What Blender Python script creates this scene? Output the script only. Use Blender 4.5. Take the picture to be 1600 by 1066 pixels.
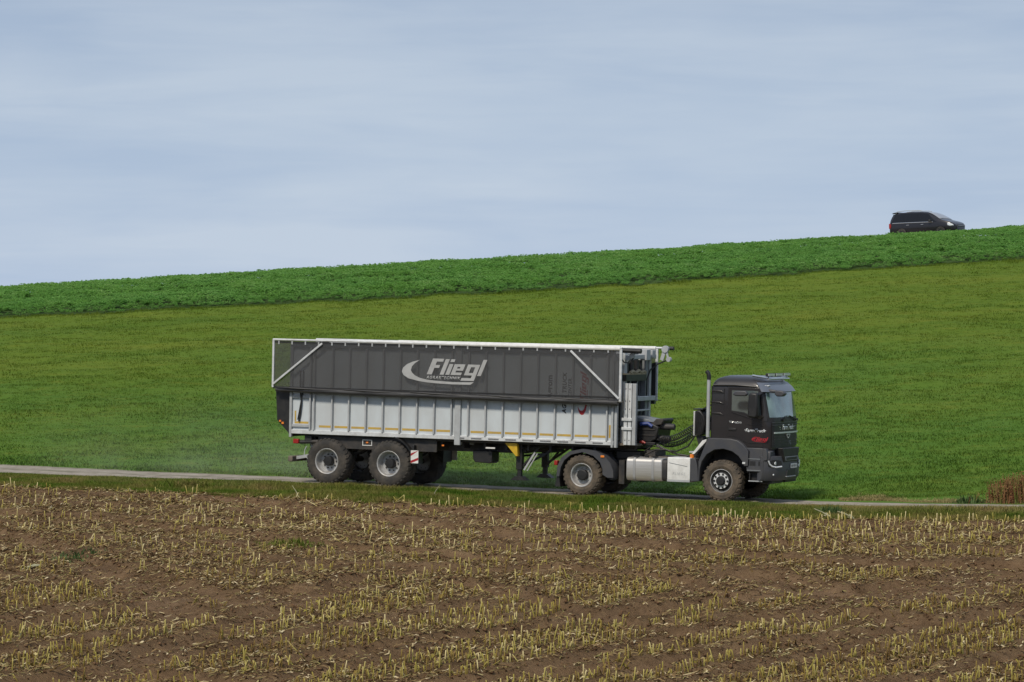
import bpy, math, random
import numpy as np
from mathutils import Matrix, Vector

random.seed(7)
rng = np.random.default_rng(7)
for o in list(bpy.data.objects):
    bpy.data.objects.remove(o)
S = bpy.context.scene
COL = S.collection
R = math.radians

# ------------------------------------------------------------------ camera, sky, sun, exposure
CAM_Z = 4.53
cd = bpy.data.cameras.new('camera')
cam = bpy.data.objects.new('camera', cd)
COL.objects.link(cam)
cam.location = (0, 0, CAM_Z)
cam.rotation_euler = (R(90) - math.atan(11 / 5400), 0, 0)
cd.sensor_width = 36
cd.sensor_fit = 'HORIZONTAL'
cd.lens = 36 * 5400 / 1600
cd.clip_start = 0.5
cd.clip_end = 6000
S.camera = cam

SUN_EL, SUN_AZ = R(48), R(205)          # azimuth clockwise from +Y: high, behind the camera's left shoulder
W = bpy.data.worlds.new('World')
S.world = W
W.use_nodes = True
nt = W.node_tree
nt.nodes.clear()
N = nt.nodes.new
L = nt.links.new
out = N('ShaderNodeOutputWorld')
bg = N('ShaderNodeBackground')
sky = N('ShaderNodeTexSky')
sky.sky_type = 'NISHITA'
sky.sun_disc = False
sky.sun_elevation = SUN_EL
sky.sun_rotation = SUN_AZ
sky.dust_density = 1.0
sky.air_density = 1.0
tc = N('ShaderNodeTexCoord')
sep = N('ShaderNodeSeparateXYZ')
L(tc.outputs['Generated'], sep.inputs[0])
# thin high cloud: long streaks, the same all round the horizon
mp = N('ShaderNodeMapping')
mp.inputs['Rotation'].default_value = (0, R(6), 0)
mp.inputs['Scale'].default_value = (7, 7, 62)
L(tc.outputs['Generated'], mp.inputs[0])
n1 = N('ShaderNodeTexNoise')
n1.inputs['Scale'].default_value = 1.0
n1.inputs['Detail'].default_value = 6
n1.inputs['Roughness'].default_value = 0.55
n1.inputs['Distortion'].default_value = 0.5
L(mp.outputs[0], n1.inputs['Vector'])
mp2 = N('ShaderNodeMapping')
mp2.inputs['Rotation'].default_value = (0, R(3), 0)
mp2.inputs['Scale'].default_value = (9, 9, 30)
mp2.inputs['Location'].default_value = (3.1, 0.4, 1.7)
L(tc.outputs['Generated'], mp2.inputs[0])
n2 = N('ShaderNodeTexNoise')
n2.inputs['Scale'].default_value = 1.0
n2.inputs['Detail'].default_value = 4
L(mp2.outputs[0], n2.inputs['Vector'])
mp3 = N('ShaderNodeMapping')
mp3.inputs['Rotation'].default_value = (0, R(5), 0)
mp3.inputs['Scale'].default_value = (16, 16, 210)
mp3.inputs['Location'].default_value = (1.3, 2.4, 0.7)
L(tc.outputs['Generated'], mp3.inputs[0])
n3 = N('ShaderNodeTexNoise')
n3.inputs['Scale'].default_value = 1.0
n3.inputs['Detail'].default_value = 7
n3.inputs['Roughness'].default_value = 0.6
n3.inputs['Distortion'].default_value = 1.0
L(mp3.outputs[0], n3.inputs['Vector'])
add0 = N('ShaderNodeMath'); add0.operation = 'MULTIPLY_ADD'
L(n3.outputs[0], add0.inputs[0]); add0.inputs[1].default_value = 0.22; L(n2.outputs[0], add0.inputs[2])
add = N('ShaderNodeMath'); add.operation = 'ADD'
L(n1.outputs[0], add.inputs[0]); L(add0.outputs[0], add.inputs[1])
rmp = N('ShaderNodeMapRange')
rmp.inputs['From Min'].default_value = 0.90
rmp.inputs['From Max'].default_value = 1.36
L(add.outputs[0], rmp.inputs[0])
# cloud colour: blue-grey, paler and bluer towards the horizon
elr = N('ShaderNodeMapRange')
elr.inputs['From Min'].default_value = 0.0
elr.inputs['From Max'].default_value = 0.11
L(sep.outputs['Z'], elr.inputs[0])
thin = N('ShaderNodeMix'); thin.data_type = 'RGBA'
thin.inputs['A'].default_value = (0.322, 0.412, 0.560, 1)
thin.inputs['B'].default_value = (0.262, 0.326, 0.440, 1)
L(elr.outputs[0], thin.inputs['Factor'])
thick = N('ShaderNodeMix'); thick.data_type = 'RGBA'
thick.inputs['A'].default_value = (0.400, 0.475, 0.590, 1)
thick.inputs['B'].default_value = (0.345, 0.400, 0.490, 1)
L(elr.outputs[0], thick.inputs['Factor'])
cl = N('ShaderNodeMix'); cl.data_type = 'RGBA'
L(rmp.outputs[0], cl.inputs['Factor'])
L(thin.outputs['Result'], cl.inputs['A']); L(thick.outputs['Result'], cl.inputs['B'])
SKY_STRENGTH = 0.1
sc = N('ShaderNodeVectorMath'); sc.operation = 'SCALE'
sc.inputs['Scale'].default_value = 1 / SKY_STRENGTH
L(cl.outputs['Result'], sc.inputs[0])
mixw = N('ShaderNodeMix'); mixw.data_type = 'RGBA'
mixw.inputs['Factor'].default_value = 0.9
L(sky.outputs[0], mixw.inputs['A']); L(sc.outputs[0], mixw.inputs['B'])
L(mixw.outputs['Result'], bg.inputs[0])
bg.inputs[1].default_value = SKY_STRENGTH
L(bg.outputs[0], out.inputs[0])

sd = bpy.data.lights.new('sun', 'SUN')
sd.energy = 2.3
sd.angle = R(8)
sd.color = (1.0, 0.91, 0.77)
sun = bpy.data.objects.new('sun', sd)
COL.objects.link(sun)
sv = Vector((math.sin(SUN_AZ) * math.cos(SUN_EL), math.cos(SUN_AZ) * math.cos(SUN_EL), math.sin(SUN_EL)))
sun.rotation_euler = sv.to_track_quat('Z', 'Y').to_euler()
sun.location = sv * 50

S.render.engine = 'CYCLES'
S.cycles.use_denoising = True
S.cycles.volume_bounces = 1
S.cycles.transparent_max_bounces = 24
S.view_settings.view_transform = 'Standard'
S.view_settings.look = 'None'
S.view_settings.gamma = 1
S.view_settings.use_curve_mapping = False
S.view_settings.exposure = 0.4

# ------------------------------------------------------------------ helpers
def tag(o, label=None, cat=None, group=None, kind=None):
    if label: o['label'] = label
    if cat: o['category'] = cat
    if group: o['group'] = group
    if kind: o['kind'] = kind
    return o

def empty(name, M4):
    o = bpy.data.objects.new(name, None)
    COL.objects.link(o)
    o.empty_display_size = 0.3
    o.matrix_world = M4
    return o

class MB:
    """collects shapes in one coordinate frame, then links them as one mesh object"""
    def __init__(s, M=None):
        s.v = []; s.f = []; s.M = M
    def put(s, vs, fs):
        b = len(s.v)
        if s.M is not None:
            vs = [tuple(s.M @ Vector(p)) for p in vs]
        s.v += [tuple(p) for p in vs]
        s.f += [tuple(i + b for i in f) for f in fs]
        return s
    def box(s, x0, x1, y0, y1, z0, z1):
        x0, x1 = sorted((x0, x1)); y0, y1 = sorted((y0, y1)); z0, z1 = sorted((z0, z1))
        v = [(x, y, z) for x in (x0, x1) for y in (y0, y1) for z in (z0, z1)]
        return s.put(v, [(0, 1, 3, 2), (4, 6, 7, 5), (0, 4, 5, 1), (2, 3, 7, 6), (0, 2, 6, 4), (1, 5, 7, 3)])
    def prism(s, poly, y0, y1):
        """polygon in x,z pulled from y0 to y1"""
        a = sum(poly[i][0] * poly[(i + 1) % len(poly)][1] - poly[(i + 1) % len(poly)][0] * poly[i][1] for i in range(len(poly)))
        if a < 0: poly = poly[::-1]
        y0, y1 = sorted((y0, y1))
        n = len(poly)
        v = [(x, y0, z) for x, z in poly] + [(x, y1, z) for x, z in poly]
        f = [tuple(range(n)), tuple(range(2 * n - 1, n - 1, -1))]
        f += [((i + 1) % n, i, n + i, n + (i + 1) % n) for i in range(n)]
        return s.put(v, f)
    def prismx(s, poly, x0, x1):
        """polygon in y,z pulled along x"""
        a = sum(poly[i][0] * poly[(i + 1) % len(poly)][1] - poly[(i + 1) % len(poly)][0] * poly[i][1] for i in range(len(poly)))
        if a < 0: poly = poly[::-1]
        x0, x1 = sorted((x0, x1))
        n = len(poly)
        v = [(x1, y, z) for y, z in poly] + [(x0, y, z) for y, z in poly]
        f = [tuple(range(n)), tuple(range(2 * n - 1, n - 1, -1))]
        f += [((i + 1) % n, i, n + i, n + (i + 1) % n) for i in range(n)]
        return s.put(v, f)
    def tube(s, pts, r, n=8, caps=True):
        pts = [Vector(p) for p in pts]
        rs = r if isinstance(r, (list, tuple)) else [r] * len(pts)
        v = []; f = []
        prev = None
        for i, p in enumerate(pts):
            t = (pts[min(i + 1, len(pts) - 1)] - pts[max(i - 1, 0)]).normalized()
            if prev is None:
                a = Vector((0, 0, 1)) if abs(t.z) < 0.9 else Vector((1, 0, 0))
                u = t.cross(a).normalized()
            else:
                u = (prev - t * prev.dot(t)).normalized()
            prev = u
            w = t.cross(u)
            for k in range(n):
                a = 2 * math.pi * k / n
                v.append(p + (u * math.cos(a) + w * math.sin(a)) * rs[i])
        for i in range(len(pts) - 1):
            for k in range(n):
                a, b = i * n + k, i * n + (k + 1) % n
                f.append((a, b, b + n, a + n))
        if caps:
            f.append(tuple(range(n - 1, -1, -1)))
            f.append(tuple(range((len(pts) - 1) * n, len(pts) * n)))
        return s.put(v, f)
    def lathe(s, prof, c=(0, 0, 0), n=32):
        """profile (radius, y) turned about the y axis through c"""
        v = []; f = []
        m = len(prof)
        for k in range(n):
            a = 2 * math.pi * k / n
            for r, y in prof:
                v.append((c[0] + r * math.cos(a), c[1] + y, c[2] + r * math.sin(a)))
        for k in range(n):
            for i in range(m - 1):
                a, b = k * m + i, ((k + 1) % n) * m + i
                f.append((a, a + 1, b + 1, b))
        return s.put(v, f)
    def strut(s, p0, p1, w, h):
        """square bar between two points"""
        p0, p1 = Vector(p0), Vector(p1)
        t = (p1 - p0).normalized()
        a = Vector((0, 1, 0)) if abs(t.y) < 0.9 else Vector((0, 0, 1))
        u = t.cross(a).normalized(); w2 = t.cross(u)
        v = []
        for p in (p0, p1):
            for i, j in ((-1, -1), (1, -1), (1, 1), (-1, 1)):
                v.append(p + u * i * w / 2 + w2 * j * h / 2)
        return s.put(v, [(3, 2, 1, 0), (4, 5, 6, 7), (0, 1, 5, 4), (1, 2, 6, 5), (2, 3, 7, 6), (3, 0, 4, 7)])
    def build(s, name, mat, parent=None, bevel=0, smooth=35, label=None, org=None, fixn=False):
        me = bpy.data.meshes.new(name)
        vs = s.v
        if org is not None:
            vs = [(a - org[0], b - org[1], c - org[2]) for a, b, c in vs]
        me.from_pydata([tuple(p) for p in vs], [], s.f)
        me.update()
        if fixn:
            import bmesh
            bm = bmesh.new(); bm.from_mesh(me)
            bmesh.ops.recalc_face_normals(bm, faces=bm.faces)
            bm.to_mesh(me); bm.free()
        me.materials.append(mat)
        if smooth:
            me.polygons.foreach_set('use_smooth', [True] * len(me.polygons))
            me.set_sharp_from_angle(angle=R(smooth))
        o = bpy.data.objects.new(name, me)
        COL.objects.link(o)
        if parent is not None: o.parent = parent
        if org is not None: o.location = org
        if bevel:
            m = o.modifiers.new('bevel', 'BEVEL')
            m.width = bevel; m.segments = 2; m.limit_method = 'ANGLE'; m.angle_limit = R(40)
        if label: o['label'] = label
        return o

def mat(name, col, rough=0.6, metal=0.0, col2=None, scale=4.0, amt=1.0, bump=0.0, bscale=30, coat=0.0, ior=1.5, lo=0.4, hi=0.65, detail=6, stretch=None):
    m = bpy.data.materials.new(name)
    m.use_nodes = True
    t = m.node_tree
    b = t.nodes['Principled BSDF']
    b.inputs['Base Color'].default_value = (*col, 1)
    b.inputs['Roughness'].default_value = rough
    b.inputs['Metallic'].default_value = metal
    b.inputs['Coat Weight'].default_value = coat
    b.inputs['Coat Roughness'].default_value = 0.08
    b.inputs['IOR'].default_value = ior
    g = t.nodes.new('ShaderNodeTexCoord')
    src = g.outputs['Object']
    if stretch:
        q = t.nodes.new('ShaderNodeMapping')
        q.inputs['Scale'].default_value = stretch
        t.links.new(src, q.inputs[0]); src = q.outputs[0]
    if col2 is not None:
        n = t.nodes.new('ShaderNodeTexNoise')
        n.inputs['Scale'].default_value = scale
        n.inputs['Detail'].default_value = detail
        n.inputs['Roughness'].default_value = 0.65
        t.links.new(src, n.inputs['Vector'])
        r = t.nodes.new('ShaderNodeMapRange')
        r.inputs['From Min'].default_value = lo
        r.inputs['From Max'].default_value = hi
        r.inputs['To Max'].default_value = amt
        t.links.new(n.outputs[0], r.inputs[0])
        x = t.nodes.new('ShaderNodeMix'); x.data_type = 'RGBA'
        x.inputs['A'].default_value = (*col, 1)
        x.inputs['B'].default_value = (*col2, 1)
        t.links.new(r.outputs[0], x.inputs['Factor'])
        t.links.new(x.outputs['Result'], b.inputs['Base Color'])
    if bump:
        n = t.nodes.new('ShaderNodeTexNoise')
        n.inputs['Scale'].default_value = bscale
        n.inputs['Detail'].default_value = 4
        t.links.new(src, n.inputs['Vector'])
        bp = t.nodes.new('ShaderNodeBump')
        bp.inputs['Strength'].default_value = bump
        bp.inputs['Distance'].default_value = 0.02
        t.links.new(n.outputs[0], bp.inputs['Height'])
        t.links.new(bp.outputs[0], b.inputs['Normal'])
    return m

DUST = (0.16, 0.125, 0.09)
M = {}
M['alu'] = mat('brushed_aluminium_sheet', (0.545, 0.595, 0.625), 0.5, 0.0, (0.45, 0.47, 0.48), 1.3, 0.7, stretch=(1, 1, 0.4))
M['rib'] = mat('aluminium_rib', (0.42, 0.435, 0.445), 0.5, 0.0, (0.33, 0.34, 0.345), 3, 0.8)
M['rail'] = mat('pale_aluminium_rail', (0.62, 0.64, 0.65), 0.45, 0.1, (0.42, 0.42, 0.41), 5, 0.7)
M['white'] = mat('white_paint', (0.72, 0.72, 0.70), 0.4, 0.0, (0.5, 0.49, 0.46), 6, 0.6)
M['chassis'] = mat('dusty_black_steel', (0.022, 0.022, 0.024), 0.6, 0.0, (0.07, 0.06, 0.05), 3, 0.7)
M['black'] = mat('black_plastic', (0.011, 0.011, 0.012), 0.5, 0.0, (0.030, 0.028, 0.026), 5, 0.6)
M['rubber'] = mat('muddy_tyre_rubber', (0.032, 0.030, 0.028), 0.9, 0.0, (0.095, 0.08, 0.065), 2.6, 0.9, 0.4, 25, lo=0.42, hi=0.72)
M['rubber2'] = mat('tan_mud_on_tyre_rubber', (0.042, 0.037, 0.031), 0.95, 0.0, (0.135, 0.105, 0.075), 3.0, 0.95, 0.5, 25, lo=0.33, hi=0.62)
M['rim'] = mat('silver_rim_paint', (0.46, 0.47, 0.48), 0.45, 0.2, (0.22, 0.19, 0.16), 4, 0.7)
M['greyplast'] = mat('grey_bumper_plastic', (0.050, 0.052, 0.061), 0.5, 0.0, (0.075, 0.072, 0.07), 3, 0.6)
M['paint'] = mat('black_brown_metallic_paint', (0.014, 0.0115, 0.012), 0.4, 0.0, (0.024, 0.020, 0.018), 2.0, 0.5, coat=0.35)
M['glass'] = mat('reflection_toned_glass', (0.10, 0.125, 0.125), 0.03, 0.0, ior=2.3)  # grey-teal reflection of the side panes is put into the base colour
M['wind'] = mat('reflection_toned_windscreen', (0.16, 0.25, 0.23), 0.03, 0.0, (0.05, 0.085, 0.075), 1.4, 1.0, ior=2.4, lo=0.42, hi=0.6, detail=1)  # pale teal reflection and its dark patches are painted into the colour
M['chrome'] = mat('polished_metal', (0.62, 0.63, 0.64), 0.22, 0.9)
M['tank'] = mat('brushed_tank_metal', (0.58, 0.56, 0.53), 0.38, 0.6, (0.40, 0.37, 0.33), 3, 0.6, stretch=(0.3, 1, 6))
M['strap'] = mat('tank_strap', (0.35, 0.35, 0.35), 0.5, 0.3)
M['lamp'] = mat('clear_lamp_lens', (0.75, 0.77, 0.78), 0.1, 0.2)
M['amber'] = mat('amber_lens', (0.75, 0.22, 0.03), 0.3)
M['red'] = mat('red_lens', (0.30, 0.018, 0.014), 0.3)
M['redpaint'] = mat('red_print', (0.33, 0.012, 0.02), 0.6)
M['yellow'] = mat('yellow_paint', (0.62, 0.40, 0.02), 0.5, 0.0, (0.35, 0.22, 0.03), 6, 0.5)
M['tape'] = mat('yellow_reflective_tape', (0.52, 0.34, 0.06), 0.5, 0.0, (0.33, 0.24, 0.10), 5, 0.7)
M['blue'] = mat('blue_hose', (0.02, 0.045, 0.20), 0.5)
M['print'] = mat('black_print', (0.010, 0.010, 0.011), 0.6)
M['logo'] = mat('grey_logo_print', (0.40, 0.405, 0.40), 0.7, 0.0, (0.30, 0.30, 0.295), 4, 0.6)
M['grey'] = mat('grey_painted_steel', (0.20, 0.215, 0.225), 0.55, 0.0, (0.13, 0.135, 0.14), 3, 0.6)
M['greylt'] = mat('light_grey_steel', (0.40, 0.42, 0.43), 0.5, 0.0, (0.28, 0.28, 0.28), 3, 0.6)
M['dirt'] = mat('caked_beige_dirt', (0.36, 0.31, 0.21), 0.95, 0.0, (0.22, 0.18, 0.12), 20, 0.8)
M['rolltarp'] = mat('rolled_black_tarpaulin', (0.022, 0.022, 0.024), 0.42, 0.0, (0.06, 0.058, 0.055), 2.5, 0.8, 0.6, 6, stretch=(0.5, 3, 6))
M['wood'] = mat('weathered_plank', (0.17, 0.14, 0.11), 0.85, 0.0, (0.09, 0.075, 0.06), 6, 0.8)
M['visor'] = mat('smoked_blue_grey_visor', (0.10, 0.115, 0.145), 0.3, 0.0, ior=1.7)
M['vanpaint'] = mat('dark_violet_black_paint', (0.0085, 0.007, 0.010), 0.35, 0.0, coat=0.4)
M['vanglass'] = mat('dark_van_glass', (0.008, 0.009, 0.012), 0.22, 0.0, ior=1.4)
M['vanwind'] = mat('sky_toned_van_windscreen', (0.28, 0.29, 0.31), 0.03, 0.0, ior=2.8)  # pale base colour imitates the sky mirrored in the pane

def net_mat():
    m = bpy.data.materials.new('dark_tarpaulin_net')
    m.use_nodes = True
    t = m.node_tree
    b = t.nodes['Principled BSDF']
    b.inputs['Base Color'].default_value = (0.062, 0.062, 0.062, 1)
    b.inputs['Roughness'].default_value = 0.75
    g = t.nodes.new('ShaderNodeTexCoord')
    n = t.nodes.new('ShaderNodeTexNoise'); n.inputs['Scale'].default_value = 1.1; n.inputs['Detail'].default_value = 5
    t.links.new(g.outputs['Object'], n.inputs['Vector'])
    r = t.nodes.new('ShaderNodeMix'); r.data_type = 'RGBA'
    r.inputs['A'].default_value = (0.046, 0.047, 0.049, 1); r.inputs['B'].default_value = (0.082, 0.082, 0.083, 1)
    t.links.new(n.outputs[0], r.inputs['Factor']); t.links.new(r.outputs['Result'], b.inputs['Base Color'])
    tr = t.nodes.new('ShaderNodeBsdfTransparent')
    mx = t.nodes.new('ShaderNodeMixShader'); mx.inputs[0].default_value = 0.48
    t.links.new(tr.outputs[0], mx.inputs[1]); t.links.new(b.outputs[0], mx.inputs[2])
    t.links.new(mx.outputs[0], t.nodes['Material Output'].inputs[0])
    return m
M['net'] = net_mat()

# ------------------------------------------------------------------ ground shape (metres, y runs away from the camera)
YAW = R(23.5)
def sm(e0, e1, x):
    t = np.clip((x - e0) / (e1 - e0), 0, 1)
    return t * t * (3 - 2 * t)
def sat(X):
    X = np.asarray(X, float)
    a = np.abs(X)
    return np.sign(X) * np.where(a < 40, a, 40 + 40 * np.tanh((a - 40) / 40))
def road_y(X):
    return 94.15 - 0.4348 * (sat(X) - 6.11)
def road_z(X):
    Xs = sat(X)
    return 0.018 - 0.024 * (Xs - 6.11) + 0.011 * np.clip(Xs - 7.5, 0, 10) ** 1.5 * 0.9
def wob(X, s, a):
    return a * (np.sin(X * 0.9 + s) * 0.5 + np.sin(X * 2.3 + 2 * s) * 0.3 + np.sin(X * 5.1 + 3 * s) * 0.2)
def b_near(X):
    return road_y(X) - 3.5 + 1.65 * sm(-14, -7, X) + 0.95 * sm(6.5, 9.5, X) + wob(X, 1.0, 0.22)
def b_far(X):
    return road_y(X) + 2.0 - 0.9 * sm(4, 9, X) + wob(X, 2.0, 0.3) * (1 - 0.5 * sm(5, 9, X))
def b_stub(X):
    X = np.asarray(X, float)
    return road_y(X) - 8.1 + 1.6 * sm(2, 9, X) - 0.9 * sm(-6, -15, X) + 1.2 * sm(6, 12, X) + wob(X, 4.0, 0.35) + wob(X, 1.0, 0.25)
def ridge_y(X):
    return 210 + 0.36 * sat(X)
def ridge_z(X):
    return 4.53 + 4.37 + 0.069 * sat(X)
def edge_y(X):
    return 178.0 + 0.255 * sat(X) + 0.11 * np.clip(sat(X), 0, 60) + wob(X, 5.0, 0.5)
def hill(X, Y):
    yf = road_y(X) + 2.0
    u = (Y - yf) / (ridge_y(X) - yf)
    p = np.where(u < 0.85, u, 0.85 + (u - 0.85) - (u - 0.85) ** 2 * 2.6)
    p = np.where(u > 1.12, 0.85 + 0.27 - 0.27 ** 2 * 2.6 - (u - 1.12) * 0.25, p)
    zr = road_z(X)
    return zr + (ridge_z(X) / 0.942 * 0.985 - zr) * np.clip(p, 0, 2) * 1.0 - 6.0 * sm(1.3, 4, u)
def field(X, Y):
    ys = b_stub(X)
    d = ys - Y
    z = road_z(X) - 0.10 - 0.054 * np.clip(d, 0, 40) + 0.10 * np.clip(d - 55, 0, 60)
    return z
def ground(X, Y):
    X = np.asarray(X, float); Y = np.asarray(Y, float)
    bn, bf, bs = b_near(X), b_far(X), b_stub(X)
    zr = road_z(X)
    ve = zr - 0.10 * np.clip((bn - Y) / (bn - bs), 0, 1)
    return np.where(Y > bf, hill(X, Y) - hill(X, bf) * 0 + 0, np.where(Y > bn, zr, np.where(Y > bs, ve, field(X, Y))))

# tyre tracks and bare bands in the stubble: centre line points and half width
TRACKS = [
    (0.75, [(-7.94, 91.27), (-5.22, 88.06), (-2.85, 85.60), (0.00, 82.32), (2.98, 80.41), (7.18, 77.56), (12.10, 76.90)]),
    (0.50, [(-13.58, 87.30), (-10.31, 85.69), (-7.74, 83.58), (-4.79, 80.86), (-1.45, 78.31), (1.44, 77.81)]),
    (0.45, [(-5.08, 91.40), (-1.62, 87.68), (1.57, 84.69), (6.01, 81.16), (12.51, 79.49)]),
    (0.70, [(-12.98, 83.44), (-11.02, 80.44), (-9.16, 76.09), (-7.53, 71.36), (-6.38, 67.51)]),
    (1.10, [(-8.23, 74.10), (-6.74, 71.34), (-5.48, 70.48), (-4.66, 71.89)]),
    (0.55, [(-7.19, 59.71), (-6.48, 63.63), (-5.40, 66.27), (-4.50, 69.38), (-3.30, 74.14), (-1.41, 75.93)]),
    (0.50, [(0.42, 76.03), (2.50, 75.05), (3.69, 73.83), (3.94, 72.04), (3.16, 71.04)]),
    (0.45, [(-10.20, 65.59), (-9.18, 66.99), (-8.10, 68.32), (-7.11, 69.82)]),
    (0.42, [(-4.34, 61.67), (-2.38, 64.14), (-0.49, 66.02), (2.55, 68.77), (5.29, 71.36)]),
    (0.42, [(-2.62, 58.88), (0.00, 60.58), (2.27, 61.39), (4.78, 64.53), (11.05, 70.18)]),
    (0.60, [(4.65, 71.69), (6.71, 72.44), (8.92, 74.13), (11.59, 73.62)]),
    (0.40, [(-1.37, 74.01), (0.00, 71.49), (1.89, 68.04), (3.05, 65.91)]),
    (0.50, [(-8.76, 59.12), (-7.33, 60.89), (-5.57, 60.14), (-4.13, 58.76)]),
    (1.25, [(5.24, 74.52), (7.01, 71.47), (9.16, 72.71), (10.63, 75.50)]),
    (0.9, [(4.81, 68.31), (7.03, 69.03), (8.05, 67.91)]),
]
def seg_dist(X, Y, pts):
    d = np.full(X.shape, 1e9)
    for (x0, y0), (x1, y1) in zip(pts[:-1], pts[1:]):
        vx, vy = x1 - x0, y1 - y0
        t = np.clip(((X - x0) * vx + (Y - y0) * vy) / (vx * vx + vy * vy), 0, 1)
        d = np.minimum(d, np.hypot(X - x0 - t * vx, Y - y0 - t * vy))
    return d
def track_amount(X, Y):
    t = np.zeros(np.shape(X))
    for w, pts in TRACKS:
        d = seg_dist(X, Y, pts)
        t = np.maximum(t, 1 - sm(w * 0.6, w * 1.25, d))
    # worn lanes between the rows
    lim = 72.4 - 0.09 * X + 1.2 * np.sin(X * 0.35)
    off = (b_stub(X) - Y) * 0.917
    g = vnoise(X * 0.22 + 40, Y * 0.3 + 40, 91)
    lane = np.exp(-((np.mod(off / 2.25, 1) - 0.56) / 0.15) ** 2) * sm(0.25, 0.55, g)
    row = ((Y - 66) * 0.5592 - X * 0.829) / 0.75
    lane2 = np.exp(-((np.mod(row / 4 + 0.5, 1) - 0.5) / 0.11) ** 2) * 0.95
    t = np.maximum(t, np.where(Y > lim, 0.75 * lane, lane2) * (off > 0.6))
    return t

def vnoise(X, Y, seed):
    """smooth value noise"""
    r = np.random.default_rng(seed)
    T = r.random((256, 256))
    xi = np.floor(X).astype(int); yi = np.floor(Y).astype(int)
    fx = X - xi; fy = Y - yi
    fx = fx * fx * (3 - 2 * fx); fy = fy * fy * (3 - 2 * fy)
    g = lambda a, b: T[a % 256, b % 256]
    return (g(xi, yi) * (1 - fx) + g(xi + 1, yi) * fx) * (1 - fy) + (g(xi, yi + 1) * (1 - fx) + g(xi + 1, yi + 1) * fx) * fy

# ------------------------------------------------------------------ ground materials
def ground_mat(name, build):
    m = bpy.data.materials.new(name)
    m.use_nodes = True
    t = m.node_tree
    b = t.nodes['Principled BSDF']
    b.inputs['Roughness'].default_value = 0.95
    b.inputs['Specular IOR Level'].default_value = 0.04
    build(t, b)
    return m
def tnoise(t, scale, detail=5, stretch=None, rot=0.0, rough=0.6):
    g = t.nodes.new('ShaderNodeNewGeometry')
    q = t.nodes.new('ShaderNodeMapping')
    q.inputs['Rotation'].default_value = (0, 0, rot)
    q.inputs['Scale'].default_value = stretch or (1, 1, 1)
    t.links.new(g.outputs['Position'], q.inputs[0])
    n = t.nodes.new('ShaderNodeTexNoise')
    n.inputs['Scale'].default_value = scale
    n.inputs['Detail'].default_value = detail
    n.inputs['Roughness'].default_value = rough
    t.links.new(q.outputs[0], n.inputs['Vector'])
    return n.outputs[0]
def tramp(t, v, stops):
    r = t.nodes.new('ShaderNodeValToRGB')
    e = r.color_ramp.elements
    while len(e) < len(stops): e.new(0.5)
    for k, (p, c) in zip(e, stops):
        k.position = p; k.color = (*c, 1)
    t.links.new(v, r.inputs[0])
    return r.outputs[0]
def tmix(t, fac, a, b, mode='MIX'):
    x = t.nodes.new('ShaderNodeMix'); x.data_type = 'RGBA'; x.blend_type = mode
    for s, k in ((fac, 'Factor'), (a, 'A'), (b, 'B')):
        if isinstance(s, (int, float)): x.inputs[k].default_value = s
        elif isinstance(s, tuple): x.inputs[k].default_value = (*s, 1)
        else: t.links.new(s, x.inputs[k])
    return x.outputs['Result']
def trange(t, v, a, b, c=0.0, d=1.0):
    r = t.nodes.new('ShaderNodeMapRange')
    r.inputs['From Min'].default_value = a; r.inputs['From Max'].default_value = b
    r.inputs['To Min'].default_value = c; r.inputs['To Max'].default_value = d
    t.links.new(v, r.inputs[0])
    return r.outputs[0]
def tattr(t, name):
    a = t.nodes.new('ShaderNodeAttribute'); a.attribute_name = name
    return a.outputs['Fac']
def tbump(t, b, v, strength, dist):
    bp = t.nodes.new('ShaderNodeBump')
    bp.inputs['Strength'].default_value = strength; bp.inputs['Distance'].default_value = dist
    t.links.new(v, bp.inputs['Height']); t.links.new(bp.outputs[0], b.inputs['Normal'])

def meadow_colour(t):
    """patchy meadow: fresh green low down, olive and yellowish higher up the slope (sward, mown earlier)"""
    a = tnoise(t, 0.16, 5, (0.55, 1, 1), R(-15))
    c = tramp(t, a, [(0.25, (0.076, 0.130, 0.015)), (0.5, (0.100, 0.153, 0.018)), (0.75, (0.132, 0.164, 0.022))])
    low = tramp(t, a, [(0.25, (0.058, 0.126, 0.018)), (0.5, (0.074, 0.147, 0.022)), (0.75, (0.100, 0.158, 0.024))])
    g = t.nodes.new('ShaderNodeNewGeometry')
    s = t.nodes.new('ShaderNodeSeparateXYZ'); t.links.new(g.outputs['Position'], s.inputs[0])
    # height on the hill stands for the age of the sward
    k = t.nodes.new('ShaderNodeMath'); k.operation = 'ADD'
    b = tnoise(t, 0.07, 3)
    bb = trange(t, b, 0.3, 0.7, -2.0, 2.0)
    t.links.new(s.outputs['Z'], k.inputs[0]); t.links.new(bb, k.inputs[1])
    f = trange(t, k.outputs[0], 0.6, 5.0)
    col = tmix(t, f, low, c)
    fine = tnoise(t, 1.3, 6, (0.6, 1, 1), R(-15), 0.7)
    col = tmix(t, trange(t, fine, 0.52, 0.72, 0, 0.35), col, (0.19, 0.175, 0.025))
    col = tmix(t, trange(t, fine, 0.46, 0.30, 0, 0.3), col, (0.034, 0.080, 0.006))
    return col
def b_meadow(t, b):
    t.links.new(meadow_colour(t), b.inputs['Base Color'])
    tbump(t, b, tnoise(t, 5, 5), 0.5, 0.04)
M['meadow'] = ground_mat('meadow_sward', b_meadow)
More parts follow.
